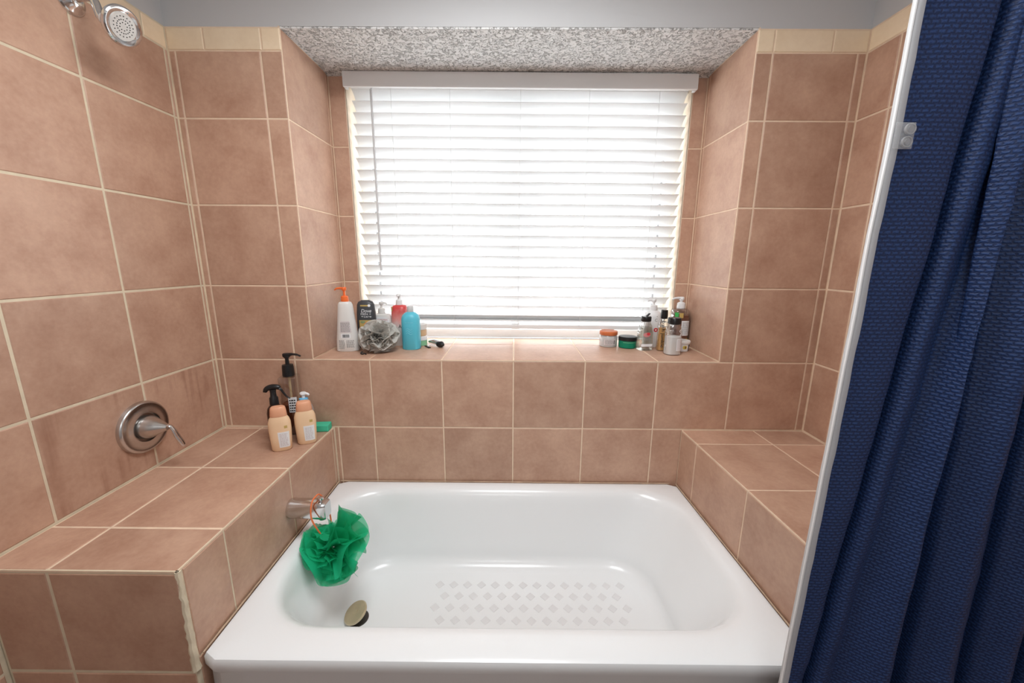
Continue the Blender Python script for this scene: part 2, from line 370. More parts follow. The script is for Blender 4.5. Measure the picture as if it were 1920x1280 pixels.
tiles(wb, (0, 0, SILL), X_, Y_, grid([RX0, -.612, -.305, 0, .304, .611, RX1], [.001, .312, .47]), g=0.005, name='sill_tile', jit=0.001)
grout(wb, (0, 0, SILL), X_, Y_, [(RX0, RX1, .0, .47)])
# cream window reveal
g = G(); g.box(OX0 - .004, OX0, RD, .53, SILL, 1.541); g.box(OX1, OX1 + .004, RD, .53, SILL, 1.541)
g.build('window_reveal', 'cream_reveal', wb, False)
# textured recess ceiling with a soft cove at its back
g = G(); ns = 14; prof = [(.0075, 1.5345), (.10, 1.536), (.22, 1.538), (.30, 1.5385), (.34, 1.536), (.365, 1.530), (.53, 1.530)]
v = []; 
for (yy, zz) in prof: v += [(RX0 - .004, yy, zz), (RX1 + .004, yy, zz)]
v += [(RX0 - .004, .53, 1.5405), (RX1 + .004, .53, 1.5405), (RX0 - .004, .0075, 1.5405), (RX1 + .004, .0075, 1.5405)]
k = len(v) // 2
tag(obj('ceiling_recess', v, [(2 * i, 2 * ((i + 1) % k), 2 * ((i + 1) % k) + 1, 2 * i + 1) for i in range(k)] + [tuple(range(0, 2 * k, 2))[::-1], tuple(range(1, 2 * k, 2))], 'knockdown_plaster'),
    'white knockdown-textured plaster soffit over the window recess', 'ceiling', kind='structure')

def wall_tiles_side(w, O, U, s, ys, bys, g_, gm, streak=False):
    rs = []
    for i in range(len(ys) - 1):
        for j in range(len(ZROW) - 1):
            u0, u1 = ys[i], ys[i + 1]
            if u0 > -LY - .01: pass
            elif ZROW[j + 1] < 0.01: continue
            mt = 'terracotta_tile'
            if streak and j in (2, 3) and i in (1, 2): mt = 'terracotta_tile_streaked'
            rs.append((u0, u1, ZROW[j], ZROW[j + 1], mt) if s > 0 else (-u1, -u0, ZROW[j], ZROW[j + 1], mt))
    for j in range(3):   # cut tiles below the ledge top, in front of the ledge
        a_, b_ = -LY + .004, min(y for y in ys if y > -LY + .02)
        rs.append((a_, b_, ZROW[j], ZROW[j + 1]) if s > 0 else (-b_, -a_, ZROW[j], ZROW[j + 1]))
    tiles(w, O, U, Z_, rs, g=g_)
    bt = [(bys[i], bys[i + 1], RZ[5], ZB) if s > 0 else (-bys[i + 1], -bys[i], RZ[5], ZB) for i in range(len(bys) - 1)]
    tiles(w, O, U, Z_, bt, g=0.006, mat='beige_border_tile', name='border_tile')
    e = ys[-1]
    grout(w, O, U, Z_, [(-.005, e, FLOOR, ZB + .002) if s > 0 else (-e, .005, FLOOR, ZB + .002)], mat=gm)
ZROW = [FLOOR, -.602, -.296] + RZ
wl = tag(G().box(XL - .12, XL - P_, YF, P_, FLOOR, CEIL).build('wall_left', 'grey_paint', None, False), 'left wall of large terracotta tiles with shower fittings', 'wall', kind='structure')
ysl = [0.001, .016, .331, .641, .949, 1.257, 1.565, 1.873]
wall_tiles_side(wl, (XL, 0, 0), Y_, -1, ysl, [0.001, .093, .303, .513, .723, .933, 1.143, 1.353, 1.563, 1.773], .0072, 'yellowed_grout', True)
wr = tag(G().box(XR + P_, XR + .12, YF, P_, FLOOR, CEIL).build('wall_right', 'grey_paint', None, False), 'right wall of large terracotta tiles beside the blue curtain', 'wall', kind='structure')
wall_tiles_side(wr, (XR, 0, 0), -Y_, 1, [0.001, .128, .436, .744, 1.052, 1.36], [0.001, .21, .42, .63, .84, 1.05], .0065, 'cream_grout')
tag(G().box(XL - .12, XR + .12, YF - .1, YF, FLOOR, CEIL).build('wall_front', 'white_paint', None, False), 'plain painted wall behind the viewer', 'wall', kind='structure')
tag(G().box(XL - .12, XR + .12, YF - .1, .53, CEIL, CEIL + .1).build('ceiling', 'white_paint', None, False), 'white bathroom ceiling above the tub', 'ceiling', kind='structure')
tag(G().box(XL - .12, XR + .12, YF - .1, .53, FLOOR - .1, FLOOR).build('floor', 'floor_tile', None, False), 'brown tiled bathroom floor in front of the tub', 'floor', kind='structure')

plain('concrete', (0.34, 0.34, 0.33), 0.9, var=0.1, bscale=2)
tag(G().box(-9, 9, .56, 14, FLOOR - .35, FLOOR - .25).build('ground', 'concrete', None, False), 'unseen concrete ground outside the window, added to dim upward light', 'ground', kind='structure')  # unseen ground, added to cut the sky light rising onto slats and soffit

# ------------------------------------------------------------------ tiled ledges
led = tag(G().box(XL + .001, LX - P_, LY + P_, -.001, FLOOR, -P_).build('wall_ledge_left', 'cream_grout', None, False), 'terracotta tiled ledge beneath the shower valve', 'tiled ledge', kind='structure')
xs = [XL + .002, -1.098, LX]; ysn = [LY, -.655, -.342, -.018, -.002]
tiles(led, (0, 0, 0), X_, Y_, grid(xs, ysn), g=0.0065)
grout(led, (0, 0, 0), X_, Y_, [(XL + .001, LX - .001, LY + .001, -.001)])
tiles(led, (LX, 0, 0), Y_, Z_, grid([LY + .012, -.658, -.345, -.022, -.002], [FLOOR, RIM - .006, -.004], 'terracotta_tile_limescale'), g=0.006)
grout(led, (LX, 0, 0), Y_, Z_, [(LY + .001, -.001, FLOOR, -.001)], mat='yellowed_grout')
tiles(led, (0, LY, 0), X_, Z_, grid(xs, [FLOOR, -.602, -.296, -.005]), g=0.0085)
grout(led, (0, LY, 0), X_, Z_, [(XL + .001, LX - .001, FLOOR, -.001)], mat='yellowed_grout')
# thick rough mortar bead down the ledge's outer corner
g = G(); pts = []; rad = []
for i in range(26):
    z = -.004 - i * .0115; pts.append((LX - .005 + random.uniform(-.0015, .0015), LY + .006 + random.uniform(-.0015, .0015), z)); rad.append(.0062 + .003 * i / 25 + random.uniform(-.001, .0015))
g.tube(pts, rad, 8); g.build('mortar_bead', 'yellowed_grout', led)

KS = 0.045
def skew(p): return Vector((p.x + KS * (-p.y) * max(0, (XR - p.x) / (XR - .738)), p.y, p.z))
x0 = .738
g = G().box(x0 + P_, XR - .001, LY + P_, -.001, FLOOR, -P_); g.v = [skew(p) for p in g.v]
ledr = tag(g.build('wall_ledge_right', 'cream_grout', None, False), 'terracotta tiled ledge running behind the shower curtain', 'tiled ledge', kind='structure')
xs = [x0, 1.05, XR - .002]; ysn = [LY, -.77, -.452, -.132, -.002]
tiles(ledr, (0, 0, 0), X_, Y_, grid(xs, ysn), g=0.0055, warp=skew)
grout(ledr, (0, 0, 0), X_, Y_, [(x0 + .001, XR - .001, LY + .001, -.001)], warp=skew)
tiles(ledr, (x0, 0, 0), -Y_, Z_, [(-b_, -a_, c_, d_) for (a_, b_, c_, d_) in grid([LY, -.77, -.452, -.132, -.002], [FLOOR, RIM - .006, -.004])], g=0.0055, warp=skew)
grout(ledr, (x0, 0, 0), -Y_, Z_, [(.001, -LY - .001, FLOOR, -.001)], warp=skew)
tiles(ledr, (0, LY, 0), X_, Z_, grid([x0 + .004, 1.05, XR - .002], [FLOOR, -.602, -.296, -.005]), g=0.0065, warp=skew)
grout(ledr, (0, LY, 0), X_, Z_, [(x0 + .001, XR - .001, FLOOR, -.001)], warp=skew)

# ------------------------------------------------------------------ window and blind
win = tag(G().box(OX0, OX1, .497, .529, SILL, SILL + .045).box(OX0, OX1, .497, .529, 1.49, 1.53).box(OX0, OX0 + .04, .497, .529, SILL + .045, 1.49).box(OX1 - .04, OX1, .497, .529, SILL + .045, 1.49).build('window_1', 'vinyl_white', None, False),
          'white vinyl window behind the blind in the tiled recess', 'window', kind='structure')
for sx in (OX0 + .052, OX1 - .064): G().box(sx, sx + .012, .500, .526, SILL + .045, 1.49).build('sash_gasket', 'window_gasket', win, False)
g = G(); g.box(-.012, .03, .503, .525, SILL + .045, 1.49); g.build('sash_rail', 'vinyl_white', win, False)
G().box(OX0 + .04, -.012, .512, .516, SILL + .045, 1.49).build('pane', 'window_glass', win, False)
G().box(.03, OX1 - .04, .512, .516, SILL + .045, 1.49).build('pane', 'window_glass', win, False)

BX0, BX1, BY = -.757, .786, .405
blind = thing('window_blind', 'white horizontal slat blind with valance in the window recess', 'window blind', (0, BY, SILL)); blind.rotation_euler.y = .004
def bl(gm, name, mat, smooth=False, parent=None):
    gm.v = [p - Vector((0, BY, SILL)) for p in gm.v]; return gm.build(name, mat, parent or blind, smooth)
bl(rbox(-.772, .803, .322, .338, 1.470, 1.533, .003).add(*(lambda q: (q.v, q.f))(rbox(-.772, -.760, .3385, .362, 1.470, 1.533, .002))).add(*(lambda q: (q.v, q.f))(rbox(.791, .803, .3385, .362, 1.470, 1.533, .002))), 'valance', 'valance_white', False)
bl(rbox(BX0, BX1, .372, .428, 1.484, 1.529, .003), 'head_rail', 'white_plastic', False)
# one slat, room edge up
SW, PITCHZ, NS = 0.058, 0.0494, 22
def slat_mesh(tilt):
    v, f = [], []; n = 6
    for side in (0, 1):
        for i in range(n + 1):
            s_ = (i / n - .5); crown = .0045 * (1 - (2 * s_) ** 2) + (.0014 if side else -.0014)
            c, d = math.cos(tilt), math.sin(tilt); yy = s_ * SW; y = yy * c + crown * d; z = -yy * d + crown * c
            for x in (BX0, BX1): v.append((x, y, z))
    m_ = n + 1
    for i in range(n):
        a = 2 * i; f.append((a, a + 1, a + 3, a + 2)[::-1] if False else (a, a + 2, a + 3, a + 1)); q = 2 * m_ + a; f.append((q, q + 1, q + 3, q + 2))
    f.append((0, 1, 2 * m_ + 1, 2 * m_)); a = 2 * n; f.append((a, 2 * m_ + a, 2 * m_ + a + 1, a + 1))
    for x in (0, 1): f.append(tuple([2 * i + x for i in range(m_)] + [2 * m_ + 2 * i + x for i in range(n, -1, -1)])[::(1 if x == 0 else -1)])
    me = bpy.data.meshes.new('slat'); me.from_pydata(v, [], f); me.materials.append(MAT['blind_slat_white']); me.update()
    for p in me.polygons: p.use_smooth = len(p.vertices) == 4
    try: me.set_sharp_from_angle(angle=math.radians(40))
    except Exception: pass
    return me
sm = slat_mesh(math.radians(38)); sflat = slat_mesh(math.radians(12))
for i in range(NS + 1):
    o = bpy.data.objects.new('slat', sm if i < NS else sflat); COL.objects.link(o); o.parent = blind
    z = 1.4665 - i * PITCHZ if i < NS else .415
    o.location = (0, 0, z - SILL); o.rotation_euler = (random.uniform(-.02, .02), random.uniform(-.0012, .0012), 0)
bl(rbox(BX0, BX1, BY - .026, BY + .026, .378, .399, .004), 'bottom_rail', 'white_plastic', False)
for cx in (-.575, -.305, .02, .335, .655):
    g = G()
    for cy in (BY - .029, BY + .029): g.tube([(cx, cy, 1.49), (cx, cy, .39)], .0009, 5)
    bl(g, 'ladder_cord', 'white_plastic')
g = G().tube([(-.657, .352, 1.470), (-.657, .352, .668)], .0052, 6); bl(g, 'tilt_wand', 'wand_plastic')
bl(G().tube(smooth_path([(-.657, .375, 1.486), (-.657, .362, 1.484), (-.657, .353, 1.468)]), .002, 6), 'wand_hook', 'steel')

# ------------------------------------------------------------------ bathtub
tub = thing('bathtub', 'white enamel alcove bathtub between the tiled ledges', 'bathtub', (0, -.40, FLOOR))
TO = Vector((0, -.40, FLOOR))
TX0, TX1, TY0, TY1 = -.781, .733, -.805, -.004
def rrect(cx, cy, a, b_, r, n=128):
    """rounded-rectangle loop sampled at equal arc parameter, same indexing for every loop"""
    pts = []
    for i in range(n):
        t = 2 * PI * (i + .5) / n; c, d = math.cos(t), math.sin(t)
        # ray hits rounded rectangle
        e = max(2.0, 2.0 + 0 * r); dx, dy = c * a, d * b_
        k = 1 / max(abs(c), abs(d)); x, y = dx * k, dy * k            # on the rectangle (param. square)
        rr2 = min(r, a, b_); ix, iy = a - rr2, b_ - rr2
        if abs(x) > ix and abs(y) > iy:
            ux, uy = abs(x) - ix, abs(y) - iy; l = math.hypot(ux, uy); m_ = max(ux, uy)
            sc = rr2 / l if l > 1e-9 else 1
            ux, uy = ux * sc, uy * sc; x, y = math.copysign(ix + ux, x), math.copysign(iy + uy, y)
        pts.append((cx + x, cy + y))
    return pts
def tubskew(x, y): return x + (KS * (-y) * (x / .733) if x > 0 else 0)
cx, cy, ha, hb = (TX0 + TX1) / 2, (TY0 + TY1) / 2, (TX1 - TX0) / 2, (TY1 - TY0) / 2
# basin: mouth x -.70..0.66 (skewed), y -.711..-.055
bx, by, ba, bb_ = -.022, -.383, .711, .330
loops = [(cx, cy, ha - .004, hb - .004, .01, FLOOR + .0), (cx, cy, ha - .004, hb - .012, .01, RIM - .055), (cx, cy, ha, hb, .012, RIM - .035), (cx, cy, ha, hb, .012, RIM - .012), (cx, cy, ha - .004, hb - .004, .012, RIM - .003), (cx, cy, ha - .014, hb - .014, .012, RIM + .001),
         (bx, by, ba + .02, bb_ + .02, .21, RIM - .000), (bx, by, ba + .004, bb_ + .004, .20, RIM - .002), (bx, by, ba - .010, bb_ - .010, .19, RIM - .010), (bx - .001, by, ba - .020, bb_ - .022, .185, RIM - .026)]
for k in range(1, 9):
    t = k / 8; f_ = t
    loops.append((bx - .001 - .03 * f_, by, ba - .020 - .085 * f_, bb_ - .022 - .062 * f_, .185 - .02 * f_, RIM - .026 - .225 * f_))
for k in range(1, 7):
    an = k / 6 * PI / 2; q = .055
    loops.append((bx - .031, by, ba - .105 - q * (1 - math.cos(an)), bb_ - .084 - q * (1 - math.cos(an)), .165 - q * .5 * (1 - math.cos(an)), RIM - .251 - q * math.sin(an)))
l = loops[-1]; FZ = l[5]
for s_ in (.75, .5, .25, .06): loops.append((l[0], l[1], l[2] * s_, l[3] * s_, l[4] * s_, FZ - .004 * (1 - s_)))
nL = 128; v = []; f = []
for (a, b_, c, d, r, z) in loops: v += [Vector((tubskew(x, y), y, z)) - TO for x, y in rrect(a, b_, c, d, r, nL)]
for k in range(len(loops) - 1):
    for i in range(nL):
        j = (i + 1) % nL; f.append((k * nL + i, k * nL + j, (k + 1) * nL + j, (k + 1) * nL + i))
f.append(tuple(range((len(loops) - 1) * nL, len(loops) * nL)))
o = obj('basin', v, f, 'enamel', tub, True)
# worn diamond anti-slip pads on the floor of the basin
pad = G(); s_ = .017
pad.add([(s_, 0, .0006), (0, s_, .0006), (-s_, 0, .0006), (0, -s_, .0006), (s_ + .002, 0, -.0005), (0, s_ + .002, -.0005), (-s_ - .002, 0, -.0005), (0, -s_ - .002, -.0005)],
        [(0, 1, 2, 3), (0, 4, 5, 1), (1, 5, 6, 2), (2, 6, 7, 3), (3, 7, 4, 0)])
p0 = pad.build('anti_slip_pad', 'worn_enamel', tub, False); first = True
for i in range(-6, 9):
    for j in range(0, 7):
        px_ = i * .056 + (.028 if j % 2 else 0) + .045; py_ = -.565 + j * .052
        if not (-.34 < px_ < .46): continue
        q = p0 if first else p0.copy()
        if not first: COL.objects.link(q)
        first = False; q.parent = tub
        mm = max(abs(px_ - l[0]) / l[2], abs(py_ - l[1]) / l[3]); q.location = Vector((px_, py_, FZ - .004 * max(0, min(1, 1 - mm)) + .0006)) - TO
# drain stopper, tilted open
g = G().loft([(0, .020, .020), (.012, .020, .020), (.014, .041, .041), (.020, .043, .043), (.024, .040, .040), (.026, .020, .020), (.0262, .012, .012), (.0285, .011, .011), (.0288, .003, .003)], 40)
g.xf(Matrix.Translation(Vector((-.560, -.408, FZ + .012)) - TO) @ Matrix.Rotation(-.36, 4, 'Y') @ Matrix.Rotation(.22, 4, 'X'))
g.build('drain_stopper', 'brass', tub)
g = G().loft([(-.002, .036, .036), (.002, .036, .036), (.003, .031, .031), (.001, .022, .022)], 40).xf(Matrix.Translation(Vector((-.560, -.408, FZ - .001)) - TO)); g.build('drain_ring', 'dark_metal', tub)
# overflow plate on the end wall
g = G().loft([(0, .037, .037), (.006, .037, .037), (.010, .032, .032), (.011, .008, .008)], 40).xf(Matrix.Translation(Vector((-.7215, -.425, -.303)) - TO) @ Matrix.Rotation(PI / 2 - .25, 4, 'Y')); g.build('overflow_plate', 'brushed_nickel', tub)
# caulk beads where the tub meets the tiles
def bead(pts, r0=.0024):
    P = []; n = 60
    for i in range(len(pts) - 1):
        a, b_ = Vector(pts[i]), Vector(pts[i + 1])
        for k in range(n): P.append(a.lerp(b_, k / n) + Vector((0, 0, noise.noise(a.lerp(b_, k / n) * 40) * .001)) - TO)
    R = [r0 * (1 + .55 * noise.noise(p * 35)) for p in P]
    return G().tube(P, R, 6)
zc = RIM + .0015
bead([(LX + .012, -.0075, zc), (.728, -.0075, zc)]).build('caulk_bead', 'caulk', tub)
bead([(LX + .0068, -.012, zc), (LX + .0068, -.80, zc)]).build('caulk_bead', 'caulk', tub)
bead([(.7315, -.012, zc), (.7315 + KS * .79, -.80, zc)]).build('caulk_bead', 'caulk', tub)

# ------------------------------------------------------------------ tub spout, valve, shower
sp_o = Vector((LX, -.366, -.142))
spout = thing('tub_spout', 'chrome tub spout with diverter knob on the ledge side', 'faucet', sp_o)
g = G(); secs = []
for (x, hy, hz, e, dz) in [(0, .030, .033, 2, 0), (.006, .033, .036, 2, 0), (.012, .033, .036, 2, 0), (.03, .031, .034, 2.2, 0), (.07, .028, .032, 3, .0), (.105, .026, .031, 5, -.001), (.128, .024, .030, 7, -.003), (.134, .021, .027, 7, -.004)]: secs.append((x, hz, hy, e, -dz, 0))
g.loft(secs, 40); g.xf(Matrix.Rotation(PI / 2, 4, 'Y')); g.build('spout_body', 'chrome', spout)
g = G().loft([(-.040, .013, .013), (-.026, .014, .014)], 20).xf(Matrix.Translation((.112, 0, 0))); g.build('outlet', 'chrome', spout)
g = G().loft([(.026, .0045, .0045), (.034, .0045, .0045), (.036, .009, .009), (.042, .009, .009), (.044, .006, .006)], 20).xf(Matrix.Translation((.112, 0, 0))); g.build('diverter_knob', 'chrome', spout)

valve = thing('shower_valve', 'brushed nickel shower valve with cone lever on the left tiles', 'faucet', (XL, -.360, .159))
def alongx(g_): return g_.xf(Matrix.Rotation(PI / 2, 4, 'Y'))
alongx(G().loft([(0, .089, .089), (.010, .088, .088), (.015, .085, .085), (.0165, .081, .081), (.0155, .078, .078), (.017, .060, .060), (.020, .052, .052), (.020, .049, .049), (.012, .047, .047), (.010, .020, .020)], 64)).build('escutcheon', 'brushed_nickel', valve)
alongx(G().loft([(.008, .034, .034), (.016, .040, .040), (.030, .038, .038), (.060, .023, .023), (.083, .0115, .0115), (.088, .009, .009)], 48)).build('cone_handle', 'brushed_nickel', valve)
lv = smooth_path([(.078, 0, .002), (.092, .002, .004), (.101, .005, -.012), (.106, .009, -.036), (.115, .013, -.062), (.119, .014, -.076)], 5)
G().tube(lv, [.008 + .0035 * math.sin(PI * min(1, max(0, (i - 8) / 17))) - (.003 if i > 23 else 0) for i in range(len(lv))], 14, flat=.6).build('lever', 'chrome', valve)

fl = Vector((XL, -.322, 1.434))
sh = thing('wall_shower', 'chrome wall shower head on a bent arm', 'shower head', fl)
alongx(G().loft([(0, .039, .039), (.004, .039, .039), (.010, .034, .034), (.013, .026, .026), (.020, .022, .022), (.024, .013, .013)], 48)).build('flange', 'chrome', sh)
hc = Vector((-1.100, -.345, 1.355)) - fl; hd = Vector((.93, -.14, -.36)).normalized()
nb = hc - hd * .062
arm = smooth_path([(.006, 0, 0), (.045, -.004, .004), (.075, -.006, -.004), tuple(nb - hd * .012), tuple(nb + hd * .006)], 8)
G().tube(arm, .0105, 16).build('shower_arm', 'chrome', sh)
qm = Matrix.Translation(nb) @ hd.to_track_quat('Z', 'Y').to_matrix().to_4x4()
G().loft([(-.004, .0135, .0135), (.004, .0150, .0150), (.010, .0145, .0145)], 24).xf(qm).build('collar', 'white_plastic', sh)
hd_o = G().loft([(.008, .0155, .0155), (.022, .020, .020), (.040, .033, .033), (.050, .047, .047), (.056, .0495, .0495), (.062, .0485, .0485), (.0645, .045, .045), (.0625, .037, .037), (.060, .034, .034)], 56).xf(qm).build('head_shell', 'chrome', sh)
fp = G().loft([(.058, .0345, .0345), (.0612, .0335, .0335), (.0616, .004, .004)], 48).xf(qm).build('face_plate', 'nozzle_plate', sh)
g = G()
for (r, n) in ((.0095, 8), (.0165, 18), (.0245, 18)):
    for i in range(n):
        a = 2 * PI * i / n + r * 40; q = G().loft([(.0610, .0015, .0015), (.0622, .0013, .0013)], 8); q.v = [p + Vector((r * math.cos(a), r * math.sin(a), 0)) for p in q.v]; g.add(q.v, q.f)
o = g.xf(qm).build('nozzle_holes', 'black_rubber', sh); o['kind'] = 'stuff'

# ------------------------------------------------------------------ net sponges
def ruffles(R, n, seed, squash=(1, 1, 1), lobes=None, amp=.32, inner=.18, fr=1.0):
    rnd = random.Random(seed); g = G()
    for q in range(n):
        if lobes:
            cdir, spread, rl = lobes[q % len(lobes)]; d = (Vector(cdir).normalized() + Vector([rnd.gauss(0, spread) for _ in range(3)])).normalized(); rad = R * rl * rnd.uniform(.82, 1.05)
        else:
            d = Vector([rnd.gauss(0, 1) for _ in range(3)]).normalized(); rad = R * rnd.uniform(.86, 1.05)
        e1 = d.orthogonal().normalized(); an = rnd.uniform(0, 2 * PI); e2 = d.cross(e1); e1, e2 = e1 * math.cos(an) + e2 * math.sin(an), e2 * math.cos(an) - e1 * math.sin(an)
        span = rnd.uniform(.9, 1.35); k1, k2 = fr * rnd.uniform(2.2, 4.2), fr * rnd.uniform(5, 9); p1, p2 = rnd.uniform(0, 6), rnd.uniform(0, 6)
        ns, nw = 34, 6; v, f = [], []
        for i in range(ns + 1):
            t = (i / ns - .5) * 2; a = t * span
            base = d * math.cos(a) + e1 * math.sin(a)
            for w in range(nw + 1):
                u = w / nw; rr = rad * (inner + (1 - inner) * (u ** .8)) * (1 - .10 * t * t)
                wig = amp * u * (math.sin(k1 * t * 1.6 + p1) * .8 + math.sin(k2 * t + p2) * .38) * rad
                curl = -.10 * rad * max(0, u - .75) * math.cos(k1 * t + p2)
                p = base * (rr + curl) + e2 * (wig + (u ** 2) * .05 * rad * math.sin(q))
                v.append((p.x * squash[0], p.y * squash[1], p.z * squash[2]))
        for i in range(ns):
            for w in range(nw):
                a = i * (nw + 1) + w; f.append((a, a + 1, a + nw + 2, a + nw + 1))
        g.add(v, f)
    return g
gs = thing('green_net_sponge', 'green net bath sponge hanging from the tub spout by an orange cord', 'bath sponge', (-.634, -.395, -.274))
lob = [((.70, -.25, .66), .26, 1.38), ((-.80, -.3, .34), .28, 1.02), ((.12, -.45, -.80), .32, 1.22), ((.35, -.7, -.25), .35, .88), ((-.25, -.7, -.1), .35, .86), ((.0, .6, .0), .4, .8)]
g = ruffles(.104, 48, 11, (1, .80, 1.1), lob, amp=.24, inner=.12)
for p in g.v:
    q = p + Vector((-.634, -.395, -.274))
    if q.z < RIM + .006:
        wx = -.722 + .26 * max(0, RIM - q.z) + .0
        if q.y > -.15: wx += .05
        q.x = max(q.x, wx + .004 + .004 * abs(noise.noise(q * 50)))
        if q.z > RIM - .004 and q.x < -.70: q.z = RIM + .006
    if q.z > -.200 and q.x < -.615 and abs(q.y + .366) < .085: q.z = -.203 - .012 * abs(noise.noise(q * 30))
    p.x, p.y, p.z = q + Vector((.634, .395, .274))
g.build('netting', 'net_green', gs)
cs = Vector((-.634, -.395, -.274)); lp = []
for i in range(25):
    a = 2 * PI * i / 24; lp.append(Vector((-.686 + .006 * math.cos(a), -.366 + .035 * math.sin(a), -.142 + .0385 * math.cos(a))) - cs)
top = lp[0]
G().tube(smooth_path([(-.648, -.396, -.262), (-.668, -.412, -.20), (-.690, -.410, -.150), (-.694, -.393, -.106), (-.694, -.366, -.0975), (-.692, -.339, -.106), (-.680, -.324, -.150), (-.664, -.334, -.21), (-.648, -.380, -.262)], 6), .0027, 8).xf(Matrix.Translation(-cs)).build('hanging_cord', 'cord_orange', gs)
rs = thing('grey_net_sponge', 'crumpled grey net bath sponge lying on the window sill', 'bath sponge', (-.611, .135, SILL))
g = ruffles(.090, 60, 21, (1.02, .86, .86), None, amp=.24, inner=.3, fr=1.2)
for p in g.v: p.z = max(p.z + .070, .0015 + .006 * abs(noise.noise(p * 60)))
g.build('netting', 'net_grey', rs)
G().tube(smooth_path([(-.060, -.045, .01), (-.068, -.052, .006), (-.058, -.060, .004), (-.048, -.056, .006), (-.040, -.062, .004)], 5), .0028, 8).build('black_cord', 'black_plastic', rs)

# ------------------------------------------------------------------ bottles
class Surf:
    def __init__(s, secs): s.q = [(q + (2,))[:4] if len(q) == 3 else q[:4] for q in secs]
    def at(s, z):
        Q = s.q
        if z <= Q[0][0]: return Q[0]
        for a, b_ in zip(Q, Q[1:]):
            if a[0] <= z <= b_[0] and b_[0] > a[0]:
                t = (z - a[0]) / (b_[0] - a[0]); return tuple(a[i] + (b_[i] - a[i]) * t for i in range(4))
        return Q[-1]
    def front(s, x, z, off=.0005):
        _, a, b_, e = s.at(z); t = min(.98, abs(x) / a); return Vector((x, -b_ * (1 - t ** e) ** (1 / e) - off, z))
def patch(parent, surf, x0, x1, z0, z1, mat, name='label', off=.0004, taper=0.0, n=10):
    v, f = [], []
    for lay in (off, -.0006):
        for i in range(n + 1):
            for j in range(n + 1):
                z = z0 + (z1 - z0) * j / n; k = 1 - taper * j / n; xm = (x0 + x1) / 2; x = xm + ((x0 + (x1 - x0) * i / n) - xm) * k
                v.append(surf.front(x, z, lay))
    m_ = (n + 1) ** 2
    for i in range(n):
        for j in range(n):
            a = i * (n + 1) + j; f.append((a, a + n + 1, a + n + 2, a + 1)); f.append((m_ + a, m_ + a + 1, m_ + a + n + 2, m_ + a + n + 1))
    for i in range(n):
        a = i * (n + 1); b_ = a + n + 1; f.append((a, m_ + a, m_ + b_, b_)); a += n; b_ += n; f.append((a, b_, m_ + b_, m_ + a))
        a = i; f.append((a, a + 1, m_ + a + 1, m_ + a)); a = n * (n + 1) + i; f.append((a, m_ + a, m_ + a + 1, a + 1))
    return obj(name, v, f, mat, parent, True)
def disc(parent, surf, cx_, cz, rx, rz, mat, name='emblem', off=.0009, n=20):
    v = [surf.front(cx_, cz, off)] + [surf.front(cx_ + rx * math.cos(2 * PI * i / n), cz + rz * math.sin(2 * PI * i / n), off) for i in range(n)]
    return obj(name, v, [(0, 1 + i, 1 + (i + 1) % n) for i in range(n)], mat, parent, False)
_txt = {}
def text2d(s, shear=0.0):
    if (s, shear) not in _txt:
        c = bpy.data.curves.new('t', 'FONT'); c.body = s; c.size = 1; c.align_x = 'CENTER'; c.resolution_u = 3; c.shear = shear
        o = bpy.data.objects.new('t', c); COL.objects.link(o); dg = bpy.context.evaluated_depsgraph_get(); dg.update()
        me = bpy.data.meshes.new_from_object(o.evaluated_get(dg)); _txt[(s, shear)] = ([v.co.copy() for v in me.vertices], [tuple(p.vertices) for p in me.polygons])
        bpy.data.objects.remove(o); bpy.data.meshes.remove(me); bpy.data.curves.remove(c)
    return _txt[(s, shear)]
def lettering(parent, surf, s, cx_, cz, size, mat, rot=0.0, width=None, off=.0010, shear=0.0, bold=0):
    v, f = text2d(s, shear); w = max(p.x for p in v) - min(p.x for p in v); sx = size
    if width: sx = width / w
    c, d = math.cos(rot), math.sin(rot); out = []
    for p in v:
        x, y = p.x * sx, (p.y - .35) * size; out.append(surf.front(cx_ + x * c - y * d, cz + x * d + y * c, off))
    return obj('lettering', out, f, mat, parent)
def lines(parent, surf, x0, x1, z0, z1, n, mat, name='small_print', seed=1, off=.0009):
    """rows of tiny illegible print"""
    rnd = random.Random(seed); v, f = [], []; dz = (z1 - z0) / n
    for i in range(n):
        x = x0
        while x < x1 - .002:
            w = min(rnd.uniform(.003, .009), x1 - x); z = z0 + dz * i; k = len(v)
            v += [surf.front(x, z, off), surf.front(x + w, z, off), surf.front(x + w, z + dz * .5, off), surf.front(x, z + dz * .5, off)]; f.append((k, k + 1, k + 2, k + 3)); x += w + .0018
    return obj(name, v, f, mat, parent)
def barcode(parent, surf, x0, x1, z0, z1, seed=3):
    rnd = random.Random(seed); v, f = [], []; x = x0
    while x < x1:
        w = rnd.choice((.0007, .0012, .002)); k = len(v)
        v += [surf.front(x, z0, .0012), surf.front(x + w, z0, .0012), surf.front(x + w, z1, .0012), surf.front(x, z1, .0012)]; f.append((k, k + 1, k + 2, k + 3)); x += w + rnd.choice((.0007, .0014))
    return obj('barcode', v, f, 'print_black', parent)
def body(parent, secs, mat, name='body', n=40): G().loft(secs, n).build(name, mat, parent); return Surf(secs)
